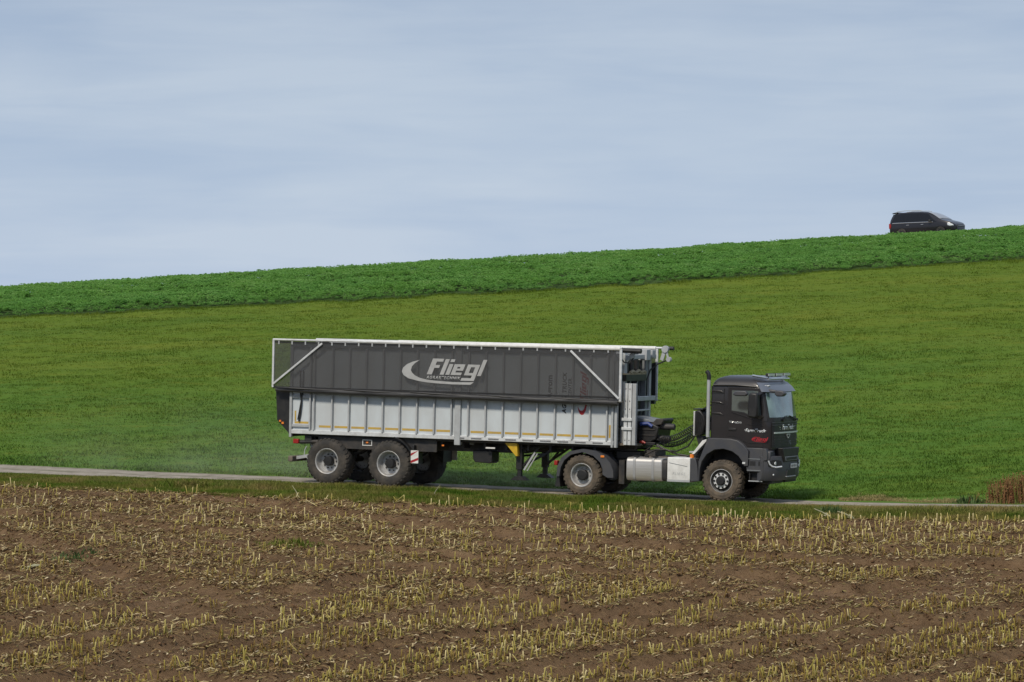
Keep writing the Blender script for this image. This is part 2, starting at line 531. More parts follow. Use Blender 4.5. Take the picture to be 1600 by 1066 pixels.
def b_road(t, b):
    n = tnoise(t, 2.2, 7, (1, 1, 1), 0, 0.7)
    c = tramp(t, n, [(0.3, (0.17, 0.145, 0.115)), (0.5, (0.30, 0.265, 0.22)), (0.7, (0.40, 0.36, 0.30))])
    w = tattr(t, 'edge')
    n2 = tnoise(t, 1.4, 5)
    k = t.nodes.new('ShaderNodeMath'); k.operation = 'MULTIPLY'
    t.links.new(w, k.inputs[0]); t.links.new(trange(t, n2, 0.3, 0.6), k.inputs[1])
    c = tmix(t, k.outputs[0], c, (0.075, 0.085, 0.03))
    t.links.new(c, b.inputs['Base Color'])
    tbump(t, b, tnoise(t, 9, 6), 0.6, 0.04)
M['road'] = ground_mat('pale_gravel_track', b_road)
def verge_colour(t):
    a = tnoise(t, 0.8, 5)
    c = tramp(t, a, [(0.30, (0.052, 0.110, 0.010)), (0.43, (0.100, 0.155, 0.018)), (0.54, (0.20, 0.180, 0.045)), (0.66, (0.29, 0.20, 0.090))])
    return c
def b_verge(t, b):
    t.links.new(verge_colour(t), b.inputs['Base Color'])
    tbump(t, b, tnoise(t, 6, 5), 0.8, 0.06)
M['verge'] = ground_mat('rough_verge_grass', b_verge)
def b_soil(t, b):
    n = tnoise(t, 1.1, 8, (1, 1, 1), 0, 0.72)
    c = tramp(t, n, [(0.30, (0.076, 0.046, 0.024)), (0.48, (0.156, 0.098, 0.052)), (0.66, (0.262, 0.176, 0.097))])
    n2 = tnoise(t, 14, 5, (1, 1, 1), 0, 0.75)
    c = tmix(t, trange(t, n2, 0.53, 0.66, 0, 0.75), c, (0.27, 0.20, 0.095))
    c = tmix(t, trange(t, n2, 0.46, 0.34, 0, 0.8), c, (0.022, 0.015, 0.010))
    w = tattr(t, 'track')
    d = tramp(t, tnoise(t, 1.5, 6, (1, 1, 1), 0, 0.7), [(0.32, (0.112, 0.068, 0.038)), (0.68, (0.275, 0.176, 0.101))])
    c = tmix(t, trange(t, w, 0.0, 1.0, 0, 0.75), c, d)
    t.links.new(c, b.inputs['Base Color'])
    tbump(t, b, tnoise(t, 9, 7, (1, 1, 1), 0, 0.78), 1.0, 0.10)
M['soil'] = ground_mat('brown_field_soil', b_soil)
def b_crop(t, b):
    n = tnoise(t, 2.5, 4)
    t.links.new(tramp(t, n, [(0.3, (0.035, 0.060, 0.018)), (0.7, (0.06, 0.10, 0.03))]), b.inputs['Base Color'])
M['cropsoil'] = ground_mat('green_crop_soil', b_crop)  # ground under the crop, dark green varied by noise

def leaf_mat(name, colfn, trans=0.25, rough=0.6, spec=0.06):
    m = bpy.data.materials.new(name)
    m.use_nodes = True
    t = m.node_tree
    b = t.nodes['Principled BSDF']
    b.inputs['Roughness'].default_value = rough
    b.inputs['Specular IOR Level'].default_value = spec
    c = colfn(t)
    t.links.new(c, b.inputs['Base Color'])
    if trans:
        tl = t.nodes.new('ShaderNodeBsdfTranslucent')
        t.links.new(c, tl.inputs[0])
        mx = t.nodes.new('ShaderNodeMixShader'); mx.inputs[0].default_value = trans
        t.links.new(b.outputs[0], mx.inputs[1]); t.links.new(tl.outputs[0], mx.inputs[2])
        t.links.new(mx.outputs[0], t.nodes['Material Output'].inputs[0])
    return m
M['meadowgrass'] = leaf_mat('meadow_blades', lambda t: tmix(t, trange(t, tattr(t, 'rnd'), 0, 1, 0, 0.3), meadow_colour(t), tramp(t, tattr(t, 'rnd'), [(0, (0.05, 0.11, 0.008)), (0.6, (0.11, 0.16, 0.014)), (1, (0.23, 0.21, 0.05))])))
M['vergegrass'] = leaf_mat('verge_blades', lambda t: tmix(t, 0.5, verge_colour(t), tramp(t, tattr(t, 'rnd'), [(0, (0.045, 0.10, 0.008)), (0.5, (0.10, 0.15, 0.018)), (0.8, (0.20, 0.18, 0.05)), (1, (0.33, 0.26, 0.11))])))
M['cropleaf'] = leaf_mat('crop_leaf', lambda t: tmix(t, trange(t, tnoise(t, 0.35, 4), 0.35, 0.65, 0, 0.45), tramp(t, tattr(t, 'rnd'), [(0, (0.125, 0.28, 0.050)), (0.5, (0.180, 0.37, 0.075)), (0.85, (0.24, 0.43, 0.11)), (1, (0.32, 0.48, 0.17))]), (0.145, 0.34, 0.095)), 0.45, 0.7, 0.04)
M['stalk'] = leaf_mat('maize_stalk', lambda t: tramp(t, tattr(t, 'rnd'), [(0, (0.13, 0.08, 0.028)), (0.25, (0.23, 0.165, 0.045)), (0.5, (0.31, 0.265, 0.062)), (0.75, (0.40, 0.335, 0.115)), (1, (0.60, 0.51, 0.27))]), 0.0, 0.7)
M['straw'] = leaf_mat('chopped_maize_litter', lambda t: tramp(t, tattr(t, 'rnd'), [(0, (0.10, 0.056, 0.026)), (0.4, (0.21, 0.138, 0.064)), (0.62, (0.30, 0.225, 0.10)), (0.8, (0.19, 0.175, 0.06)), (0.93, (0.42, 0.33, 0.18)), (1, (0.58, 0.49, 0.31))]), 0.0, 0.8)
M['clod'] = ground_mat('soil_clod', lambda t, b: t.links.new(tramp(t, tnoise(t, 3, 5), [(0.3, (0.06, 0.034, 0.018)), (0.7, (0.18, 0.107, 0.06))]), b.inputs['Base Color']))
M['weed'] = leaf_mat('dark_weed_leaf', lambda t: tramp(t, tattr(t, 'rnd'), [(0, (0.035, 0.065, 0.02)), (0.6, (0.075, 0.125, 0.04)), (1, (0.15, 0.20, 0.08))]), 0.15)
M['dock'] = leaf_mat('rusty_dry_stem', lambda t: tramp(t, tattr(t, 'rnd'), [(0, (0.11, 0.04, 0.02)), (0.5, (0.22, 0.105, 0.052)), (0.75, (0.26, 0.17, 0.075)), (1, (0.11, 0.15, 0.03))]), 0.1)
M['paleleaf'] = leaf_mat('pale_maize_leaf', lambda t: tramp(t, tnoise(t, 6, 3), [(0.3, (0.30, 0.30, 0.17)), (0.7, (0.50, 0.47, 0.32))]), 0.2)
M['dryhay'] = leaf_mat('dry_hay', lambda t: tramp(t, tattr(t, 'rnd'), [(0, (0.16, 0.15, 0.05)), (0.5, (0.32, 0.265, 0.115)), (1, (0.46, 0.37, 0.18))]), 0.15)

# ------------------------------------------------------------------ the setting: ground strips that butt along shared edges
def fast_mesh(name, V, F, mt, attrs=None, smooth=True):
    """V (n,3) array, F (m,k) array of equal-sized faces"""
    me = bpy.data.meshes.new(name)
    V = np.ascontiguousarray(V, np.float32); F = np.ascontiguousarray(F, np.int32)
    k = F.shape[1]
    me.vertices.add(len(V)); me.vertices.foreach_set('co', V.ravel())
    me.loops.add(F.size); me.loops.foreach_set('vertex_index', F.ravel())
    me.polygons.add(len(F))
    me.polygons.foreach_set('loop_start', np.arange(0, F.size, k, dtype=np.int32))
    me.update(calc_edges=True)
    if smooth: me.polygons.foreach_set('use_smooth', np.ones(len(F), bool))
    for n, a in (attrs or {}).items():
        at = me.attributes.new(n, 'FLOAT', 'POINT')
        at.data.foreach_set('value', np.ascontiguousarray(a, np.float32))
    me.materials.append(mt)
    o = bpy.data.objects.new(name, me)
    COL.objects.link(o)
    return o

XS = np.concatenate([-np.geomspace(400, 24, 26), np.arange(-23, 23.01, 0.16), np.geomspace(24, 400, 26)])
def strip(name, lo, hi, ts, zf, mt, label, cat, attr=None):
    X = np.repeat(XS[:, None], len(ts), 1)
    Yl, Yh = lo(XS)[:, None], hi(XS)[:, None]
    Y = Yl + (Yh - Yl) * ts[None, :]
    Z = zf(X, Y)
    V = np.stack([X, Y, Z], -1).reshape(-1, 3)
    n, m = len(XS), len(ts)
    i = np.arange(n - 1)[:, None] * m + np.arange(m - 1)[None, :]
    F = np.stack([i, i + m, i + m + 1, i + 1], -1).reshape(-1, 4)
    at = {k: f(X, Y, ts).ravel() for k, f in (attr or {}).items()}
    o = fast_mesh(name, V, F, mt, at)
    return tag(o, label, cat, kind='structure')

def zf_far(X, Y):
    e = 1 - np.clip((Y - b_far(X)) / 3, 0, 1)
    return hill(X, Y) * (1 - e) + e * (road_z(X) + 0.02 * np.clip(Y - b_far(X), 0, 3)) + (vnoise(X * 0.6, Y * 0.6, 3) - 0.5) * 0.12 * np.clip((Y - b_far(X)) / 3, 0, 1)
def zf_road(X, Y):
    lo, hi = b_near(X), b_far(X)
    q = (Y - lo) / (hi - lo)
    rut = np.exp(-((q - 0.32) / 0.09) ** 2) + np.exp(-((q - 0.72) / 0.09) ** 2)
    return road_z(X) - 0.025 * rut * np.sin(np.pi * np.clip(q, 0, 1))
def zf_verge(X, Y):
    bn, bs = b_near(X), b_stub(X)
    q = np.clip((bn - Y) / (bn - bs), 0, 1)
    return road_z(X) - 0.10 * q + 0.10 * np.sin(np.pi * q) * (vnoise(X * 0.9, Y * 0.9, 5) - 0.3) * (1 - 0.85 * sm(5, 9, X)) - 0.06 * np.sin(np.pi * q) * sm(5, 9, X)
def zf_field(X, Y):
    fade = np.clip((b_stub(X) - Y) / 0.8, 0, 1)
    rel = (vnoise(X * 1.1, Y * 1.1, 11) - 0.5) * 0.10 + (vnoise(X * 3.3, Y * 3.3, 12) - 0.5) * 0.07 + (vnoise(X * 7, Y * 7, 13) - 0.5) * 0.09
    tr = track_amount(X, Y)
    edge = 4 * tr * (1 - tr)
    return field(X, Y) + fade * (rel * (1 - 0.25 * tr) - 0.13 * tr + 0.09 * edge)
far_lim = lambda X: np.full(np.shape(X), 1800.0)
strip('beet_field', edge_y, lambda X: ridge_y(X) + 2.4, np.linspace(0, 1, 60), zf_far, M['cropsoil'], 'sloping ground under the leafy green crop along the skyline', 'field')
strip('meadow', b_far, edge_y, np.linspace(0, 1, 170) ** 1.15, zf_far, M['meadow'], 'mown green meadow climbing the hill behind the truck', 'meadow')
strip('ridge_track', lambda X: ridge_y(X) + 2.4, lambda X: ridge_y(X) + 6.5, np.linspace(0, 1, 14), zf_far, M['road'], 'farm track along the crest that the dark minivan stands on', 'track', {'edge': lambda X, Y, ts: X * 0})
strip('far_land', lambda X: ridge_y(X) + 6.5, far_lim, np.linspace(0, 1, 40) ** 3, zf_far, M['meadow'], 'grassland beyond the crest of the hill', 'ground')
strip('farm_track', b_near, b_far, np.linspace(0, 1, 30), zf_road, M['road'], 'pale gravel farm track under the truck wheels', 'track',
      {'edge': lambda X, Y, ts: np.repeat((np.clip(1 - np.minimum(ts, 1 - ts) / 0.16, 0, 1) + 0.55 * np.exp(-((ts - 0.52) / 0.08) ** 2))[None, :], len(XS), 0)})
strip('grass_verge', b_stub, b_near, np.linspace(0, 1, 30), zf_verge, M['verge'], 'rough grassy verge between farm track and stubble', 'verge')
strip('stubble_field', lambda X: np.minimum(b_stub(X) - 38, 52), b_stub, np.linspace(0, 1, 260), zf_field, M['soil'], 'brown harvested maize field in the foreground', 'field',
      {'track': lambda X, Y, ts: track_amount(X, Y)})
strip('near_land', lambda X: np.full(np.shape(X), -60.0), lambda X: np.minimum(b_stub(X) - 38, 52), np.linspace(0, 1, 30), lambda X, Y: zf_field(X, Y), M['soil'], 'bare soil nearer than the stubble rows', 'ground', {'track': lambda X, Y, ts: X * 0})

# ------------------------------------------------------------------ vegetation merged in numpy
def scatter(name, protos, P, rz, sc, mt, tilt=None, rnd=None, hs=None, vgrad=None):
    """copies of small triangle sheets merged into one mesh; protos = list of (V (n,3), F (m,3)); every proto has equal counts"""
    n = len(P)
    which = rng.integers(0, len(protos), n)
    PV = np.stack([p[0] for p in protos]); PF = protos[0][1]
    V = PV[which].copy()
    V *= sc[:, None, None]
    if hs is not None: V[:, :, 2] *= hs[:, None]
    if tilt is not None:
        V[:, :, 0] += V[:, :, 2] * tilt[0][:, None]
        V[:, :, 1] += V[:, :, 2] * tilt[1][:, None]
    c, s = np.cos(rz)[:, None], np.sin(rz)[:, None]
    x = V[:, :, 0] * c - V[:, :, 1] * s
    y = V[:, :, 0] * s + V[:, :, 1] * c
    V[:, :, 0], V[:, :, 1] = x, y
    V += P[:, None, :]
    k = PV.shape[1]
    F = PF[None] + (np.arange(n) * k)[:, None, None]
    r = rng.random(n) if rnd is None else rnd
    base = rng.normal(0, 0.08, k) if vgrad is None else vgrad
    per = np.clip(np.repeat(r, k) + np.tile(base, n), 0, 1)
    return fast_mesh(name, V.reshape(-1, 3), F.reshape(-1, F.shape[-1]), mt, {'rnd': per}, smooth=False)

def blade_tuft(nb, h, spread, w, lean):
    vs, fs = [], []
    for b in range(nb):
        a = rng.random() * 6.283; r = rng.random() ** 0.5 * spread
        bx, by = r * math.cos(a), r * math.sin(a)
        d = rng.random() * 6.283; hh = h * (0.55 + 0.6 * rng.random()); ln = lean * hh * (0.3 + rng.random())
        wx, wy = -math.sin(d) * w / 2, math.cos(d) * w / 2
        k = len(vs)
        mx, my = bx + math.cos(d) * ln * 0.35, by + math.sin(d) * ln * 0.35
        vs += [(bx - wx, by - wy, -0.01), (bx + wx, by + wy, -0.01), (mx + wx * 0.7, my + wy * 0.7, hh * 0.6), (mx - wx * 0.7, my - wy * 0.7, hh * 0.6), (bx + math.cos(d) * ln, by + math.sin(d) * ln, hh)]
        fs += [(k, k + 1, k + 2), (k, k + 2, k + 3), (k + 3, k + 2, k + 4)]
    return np.array(vs), np.array(fs)

def inview(X, Y, m=0.012):
    return np.abs(X / Y) < 0.1482 + m

# meadow sward
n = 108000
Y = 95 + (182 + 8 - 95) * rng.random(n) ** 1.5
X = (rng.random(n) * 2 - 1) * (Y * 0.155 + 4)
ok = (Y > b_far(X) + 0.05) & (Y < edge_y(X) + 0.6)
X, Y = X[ok], Y[ok]
P = np.stack([X, Y, zf_far(X, Y)], -1)
clump = vnoise(X * 0.7, Y * 0.7, 21)
near = np.clip(1 - (Y - b_far(X)) / 2.5, 0, 1)
tag(scatter('meadow_grass', [blade_tuft(6, 0.055, 0.17, 0.018, 1.0) for _ in range(5)], P, rng.random(len(P)) * 6.28, 0.6 + 0.7 * clump + 0.5 * near, M['meadowgrass'],
            rnd=np.clip(rng.random(len(P)) * 0.6 + 0.5 * vnoise(X * 0.25, Y * 0.5, 22) - 0.1, 0, 1)),
    'short green grass covering the meadow on the hill', 'grass', kind='stuff')

# verge grass
n = 60000
X = (rng.random(n) * 2 - 1) * 19.5
bs, bn = b_stub(X), b_near(X)
q = rng.random(n)
Y = bs - 0.3 + (bn - bs + 0.45) * q
dens = vnoise(X * 0.7, Y * 0.7, 31)
ok = (dens > 0.22) | (rng.random(n) < 0.35)
X, Y, q, dens = X[ok], Y[ok], q[ok], dens[ok]
P = np.stack([X, Y, np.where(Y < b_stub(X), zf_field(X, Y), zf_verge(X, np.minimum(Y, b_near(X))))], -1)
tall = 0.55 + 0.9 * dens * np.sin(np.pi * np.clip(q, 0.08, 0.95)) + 0.25 * sm(8, 11, X) * (q > 0.2) * (q < 0.7)
tall *= (1 - 0.35 * sm(-3, -12, X)) * (1 - 0.6 * sm(0.7, 0.95, q)) * (1 - 0.15 * sm(0.45, 0.75, q) * sm(6, 9, X))
tag(scatter('verge_grass', [blade_tuft(7, 0.17, 0.12, 0.016, 0.55) for _ in range(6)], P, rng.random(len(P)) * 6.28, tall, M['vergegrass'],
            rnd=np.clip(0.15 + 0.22 * sm(5, 9, X) + 0.75 * vnoise(X * 0.55, Y * 0.9, 33) + rng.normal(0, 0.15, len(P)), 0, 1)),
    'ragged grass tufts on the verge beside the track', 'grass', kind='stuff')

# dry hay swath right of the truck along the far edge of the track
n = 5200
X = 9.0 + rng.random(n) * 6.4
Y = b_far(X) + 0.1 + np.abs(rng.normal(0, 0.45, n)) + 0.8 * vnoise(X * 0.6, X * 0, 81)
P = np.stack([X, Y, zf_far(X, Y)], -1)
tag(scatter('hay_swath', [blade_tuft(6, 0.16, 0.14, 0.02, 1.3) for _ in range(4)], P, rng.random(n) * 6.28, (0.25 + rng.random(n) * 0.45) * (0.3 + 1.1 * vnoise(X * 1.1, Y * 0.5, 82)), M['dryhay']),
    'thin swath of dry straw-coloured grass along the far track edge', 'hay', kind='stuff')

# leafy crop on the crest: each plant a rosette of broad leaves
def crop_plant():
    vs, fs = [], []
    for b in range(20):
        a = b * 2.4 + rng.random() * 0.6
        h = 0.26 + 0.20 * rng.random(); r = 0.05 + 0.28 * rng.random()
        cx, cy, cz = math.cos(a) * r * 0.7, math.sin(a) * r * 0.7, h
        ln, wd = 0.08 + 0.06 * rng.random(), 0.042 + 0.025 * rng.random()
        dx, dy = math.cos(a), math.sin(a)
        up = 0.05 - rng.random() * 0.4
        nx, ny = -dy, dx
        k = len(vs)
        vs += [(cx - dx * ln * 0.6, cy - dy * ln * 0.6, cz - ln * 0.2), (cx + nx * wd, cy + ny * wd, cz + 0.03 * rng.random()), (cx + dx * ln * 0.8, cy + dy * ln * 0.8, cz + up * ln), (cx - nx * wd, cy - ny * wd, cz + 0.03 * rng.random())]
        fs += [(k, k + 1, k + 2), (k, k + 2, k + 3)]
    return np.array(vs), np.array(fs)
n = 34000
Y = 163 + rng.random(n) * 68
X = (rng.random(n) * 2 - 1) * (Y * 0.155 + 4)
e = edge_y(X)
ok = (Y > e - 0.15 + 0.5 * wob(X * 3, 1, 1)) & (Y < ridge_y(X) + 2.3)
X, Y = X[ok], Y[ok]
row = vnoise(X * 0.5, Y * 0.5, 41)
P = np.stack([X, Y, zf_far(X, Y)], -1)
tag(scatter('beet_foliage', [crop_plant() for _ in range(7)], P, rng.random(len(P)) * 6.28, (0.80 + 0.30 * row + 0.09 * rng.normal(0, 1, len(P))) * (0.55 + 0.45 * sm(0, 3.0, Y - edge_y(X))), M['cropleaf'],
            rnd=np.clip(0.15 + rng.random(len(P)) * 0.7 + 0.3 * (row - 0.5), 0, 1)),
    'dense broad leaves of the green crop along the skyline', 'crop', kind='stuff')
# ragged brown-green weeds at the foot of the crop
n = 2200
X = (rng.random(n) * 2 - 1) * 31
Y = edge_y(X) - 0.35 + rng.normal(0, 0.45, n)
P = np.stack([X, Y, zf_far(X, Y)], -1)
tag(scatter('field_margin', [blade_tuft(6, 0.24, 0.16, 0.03, 0.6) for _ in range(4)], P, rng.random(n) * 6.28, 0.2 + 0.55 * vnoise(X * 0.8, Y * 0.1, 51), M['meadowgrass'], rnd=np.clip(0.05 + vnoise(X * 0.5, Y * 0, 52) * 0.5, 0, 1)),
    'uneven weeds and dead grass along the lower crop edge', 'weeds', kind='stuff')

# ---- maize stubble
def stub_proto():
    """one cut stalk: six-sided, slightly bent, with a slanting cut and a torn leaf sheath"""
    h = 0.20 + 0.10 * rng.random(); r = 0.0095 + 0.0035 * rng.random()
    bx, by = rng.normal(0, 0.014), rng.normal(0, 0.014)
    vs, fs = [], []
    m = 6
    sl = rng.random() * 0.03
    for j, (z, rr) in enumerate(((-0.05, r * 1.35), (h * 0.5, r * 1.05), (h, r))):
        for k in range(m):
            a = k * 6.283 / m
            vs.append((bx * j + rr * math.cos(a), by * j + rr * math.sin(a), z + (sl * math.cos(a) if j == 2 else 0)))
    for j in range(2):
        for k in range(m):
            a, b = j * m + k, j * m + (k + 1) % m
            fs += [(a, b, b + m), (a, b + m, a + m)]
    vs.append((bx * 2, by * 2, h + 0.004))
    fs += [(2 * m + k, 2 * m + (k + 1) % m, 3 * m) for k in range(m)]
    for q in range(1):
        a = rng.random() * 6.283; k = len(vs)
        z0 = h * (0.15 + 0.45 * rng.random()); ln = 0.04 + 0.07 * rng.random()
        dx, dy = math.cos(a), math.sin(a)
        vs += [(bx - dy * 0.008, by + dx * 0.008, z0), (bx + dy * 0.008, by - dx * 0.008, z0), (bx + dx * ln * 0.6, by + dy * ln * 0.6, z0 + ln * 0.35), (bx + dx * ln, by + dy * ln, z0 - ln * (0.2 + rng.random() * 0.6))]
        fs += [(k, k + 1, k + 2), (k, k + 2, k + 3)]
    return np.array(vs), np.array(fs)
STUBS = [stub_proto() for _ in range(8)]
SGRAD = np.array([-0.25] * 6 + [0.0] * 6 + [0.12] * 6 + [0.55] + [0.1] * 4)   # dull foot, pale cut top

def make_rows():
    pts = []
    # headland rows run along the track
    a = math.atan(-0.4348)
    ux, uy = math.cos(a), math.sin(a)
    for k in range(34):
        off = 0.35 + 0.75 * k
        if k % 3 == 1: continue
        s = np.arange(-29, 25, 0.13) + rng.random() * 0.1
        s = s + rng.normal(0, 0.02, len(s))
        X = s * ux + uy * off * 1.0 + 4
        Yb = b_stub(X)
        Y = Yb - off / ux * 1.0 + rng.normal(0, 0.02, len(s))
        lim = 72.6 + 1.2 * np.sin(X * 0.35) - 0.09 * X
        ok = Y > lim
        keep = rng.random(len(s)) < (0.50 + 0.4 * sm(-4, 6, X))
        pts.append(np.stack([X, Y], -1)[ok & keep])
    # main rows cross the view at a steep angle
    a = R(56)
    ux, uy = math.cos(a), math.sin(a)
    for k in range(-50, 50):
        s = np.arange(-24, 24, 0.095) + rng.random() * 0.1
        s = s + rng.normal(0, 0.02, len(s))
        j = rng.normal(0, 0.02, len(s))
        X = s * ux - uy * (0.75 * k + j)
        Y = 66 + s * uy + ux * (0.75 * k + j)
        lim = 72.0 + 1.2 * np.sin(X * 0.35) - 0.09 * X
        ok = (Y < lim) & (Y > 54)
        if k % 4 == 0: ok &= rng.random(len(s)) < 0.06
        keep = rng.random(len(s)) < 0.86
        pts.append(np.stack([X, Y], -1)[ok & keep])
    return np.concatenate(pts)
Q = make_rows()
Q = Q[np.abs(Q[:, 0]) < Q[:, 1] * 0.15 + 3.5]
X, Y = Q[:, 0], Q[:, 1]
tr = track_amount(X, Y)
patch = vnoise(X * 0.45, Y * 0.45, 61)
keep = (rng.random(len(Q)) > tr * 1.02) & (rng.random(len(Q)) < np.clip((patch - 0.10 + 0.25 * (Y < 70) + 0.3 * sm(-4, 4, X)) * 3.2, 0.12 + 0.55 * (Y < 70), 1))
X, Y, patch, tr = X[keep], Y[keep], patch[keep], tr[keep]
P = np.stack([X, Y, zf_field(X, Y)], -1)
bent = (rng.random(len(P)) < np.where(Y < 70, 0.04, 0.09)) | (tr > 0.3)
mag = np.where(bent, 0.9, 0.08)
tilt = (rng.normal(0, 1, len(P)) * mag, rng.normal(0, 1, len(P)) * mag)
hsc = np.where(bent, 0.7, 1.0) * (0.55 + 0.48 * rng.random(len(P)))
srnd = np.clip(0.02 + rng.random(len(P)) ** 1.3 * 0.75 + 0.25 * (Y > 78) + 0.35 * (vnoise(X * 0.3, Y * 0.3, 62) - 0.4), 0, 1)
# the nearest three hundred whose foot is inside the frame are single objects
vpix = 522 + 5400 * (CAM_Z - P[:, 2]) / P[:, 1]
inside = (vpix < 1066) & (np.abs(X / Y) < 0.1478) & (~bent)
order = np.argsort(np.where(inside, Y, 1e9))
single = np.zeros(len(P), bool); single[order[:300]] = True
rest = ~single
tag(scatter('maize_stubble', STUBS, P[rest], np.zeros(rest.sum()) + rng.random(rest.sum()) * 6.28, np.ones(rest.sum()), M['stalk'], tilt=(tilt[0][rest], tilt[1][rest]), hs=hsc[rest], rnd=srnd[rest], vgrad=SGRAD),
    'rows of cut maize stalks across the brown field', 'stubble', kind='stuff')
smesh = []
for i, (v, f) in enumerate(STUBS):
    for lev in (0.15, 0.4, 0.65, 0.9):
        o = fast_mesh('maize_stub', v, f, M['stalk'], {'rnd': np.clip(lev + SGRAD, 0, 1)}, smooth=False)
        smesh.append((lev, o.data))
        bpy.data.objects.remove(o)
proto = None
for i in order[:300]:
    lv = min((0.15, 0.4, 0.65, 0.9), key=lambda q: abs(q - srnd[i]))
    me = random.choice([m for l, m in smesh if l == lv])
    if proto is None:
        proto = bpy.data.objects.new('maize_stub', me); o = proto
        tag(o, 'short cut maize stalk standing in the nearest rows at the bottom of the photo', 'maize stalk', 'cut maize stalks in the nearest stubble rows')
    else:
        o = proto.copy(); o.data = me
    COL.objects.link(o)
    o.location = P[i]
    o.rotation_euler = (rng.normal(0, 0.12), rng.normal(0, 0.12), rng.random() * 6.28)
    o.scale = (1, 1, hsc[i])

# chopped litter lying on the soil
def litter_proto():
    ln, w = 0.06 + 0.20 * rng.random() ** 1.5, 0.004 + 0.009 * rng.random() ** 2
    b = rng.normal(0, 0.03); l1 = 0.008 + 0.02 * rng.random()
    z = [0.006, l1 + 0.012, 0.006 + 0.05 * rng.random() ** 2]
    vs = []
    for j, x in enumerate((-ln / 2, 0, ln / 2)):
        vs += [(x, -w + b * (j == 1), z[j]), (x, w + b * (j == 1), z[j] + 0.008)]
    return np.array(vs), np.array([(0, 2, 3), (0, 3, 1), (2, 4, 5), (2, 5, 3)])
n = 430000
Y = 55 + rng.random(n) * 48
X = (rng.random(n) * 2 - 1) * (Y * 0.15 + 3.5)
ok = Y < b_stub(X) + 0.2
X, Y = X[ok], Y[ok]
offp = (b_stub(X) - Y) * math.cos(math.atan(0.4348))
ph = np.where(Y > 72.4 - 0.09 * X, offp / 2.25, ((Y - 66) * math.cos(R(56)) - X * math.sin(R(56))) / 0.75 - 0.5)
d = vnoise(X * 0.8, Y * 1.3, 71) * 0.5 + vnoise(X * 0.25, Y * 0.5, 72) * 0.45 + 0.16 * np.cos(2 * np.pi * ph)
ok = rng.random(len(X)) < np.clip((d - 0.20) * 1.9, 0.10, 1) * np.where(Y < 70, 0.62, 1.0) * (1 - 0.68 * track_amount(X, Y))
X, Y, d = X[ok], Y[ok], d[ok]
P = np.stack([X, Y, zf_field(X, Y) + 0.004], -1)
tag(scatter('maize_litter', [litter_proto() for _ in range(12)], P, rng.random(len(P)) * 6.28, 0.6 + 0.8 * rng.random(len(P)), M['straw'], tilt=(rng.normal(0, 0.8, len(P)), rng.normal(0, 0.8, len(P)))),
    'chopped straw and leaf litter strewn over the soil', 'straw', kind='stuff')
# clods thrown up by tyres
def clod_proto():
    v = np.array([(1, 0, 0), (-1, 0, 0), (0, 1, 0), (0, -1, 0), (0, 0, 0.8), (0, 0, -0.6)]) * 0.05
    v = v * (0.6 + 0.8 * rng.random((6, 1))) + rng.normal(0, 0.008, (6, 3))
    return v, np.array([(0, 2, 4), (2, 1, 4), (1, 3, 4), (3, 0, 4), (2, 0, 5), (1, 2, 5), (3, 1, 5), (0, 3, 5)])
n = 78000
Y = 55 + rng.random(n) * 48
X = (rng.random(n) * 2 - 1) * (Y * 0.15 + 3.5)
t_ = track_amount(X, Y)
ok = (Y < b_stub(X)) & (rng.random(n) < 0.35 + 0.65 * np.clip(4 * t_ * (1 - t_), 0, 1))
X, Y = X[ok], Y[ok]
P = np.stack([X, Y, zf_field(X, Y)], -1)
tag(scatter('soil_clods', [clod_proto() for _ in range(8)], P, rng.random(len(P)) * 6.28, 0.2 + 1.0 * rng.random(len(P)) ** 3, M['clod']),
    'crumbled brown clods along the tyre ruts', 'soil', kind='stuff')

def gz(x, y):
    x, y = np.array([float(x)]), np.array([float(y)])
    if y > b_far(x): return float(zf_far(x, y)[0])
    if y > b_near(x): return float(zf_road(x, y)[0])
    if y > b_stub(x): return float(zf_verge(x, y)[0])
    return float(zf_field(x, y)[0])

# single plants
def clump(name, mt, x, y, n, rad, h, w, lean, label, cat, flat=1.0):
    protos = [blade_tuft(5, h, 0.10, w, lean) for _ in range(6)]
    a = rng.random(n) * 6.283; r = rad * rng.random(n) ** 0.6
    P = np.stack([r * np.cos(a), r * np.sin(a) * flat, np.zeros(n)], -1)
    for p in P: p[2] = gz(x + p[0], y + p[1]) - gz(x, y) - 0.01
    o = scatter(name, protos, P, rng.random(n) * 6.28, (0.6 + 0.6 * rng.random(n)) * (1 - 0.5 * (r / rad) ** 2), mt)
    o.location = (x, y, gz(x, y))
    return tag(o, label, cat, kind='stuff' if name in ('green_weed', 'field_weed') else None)

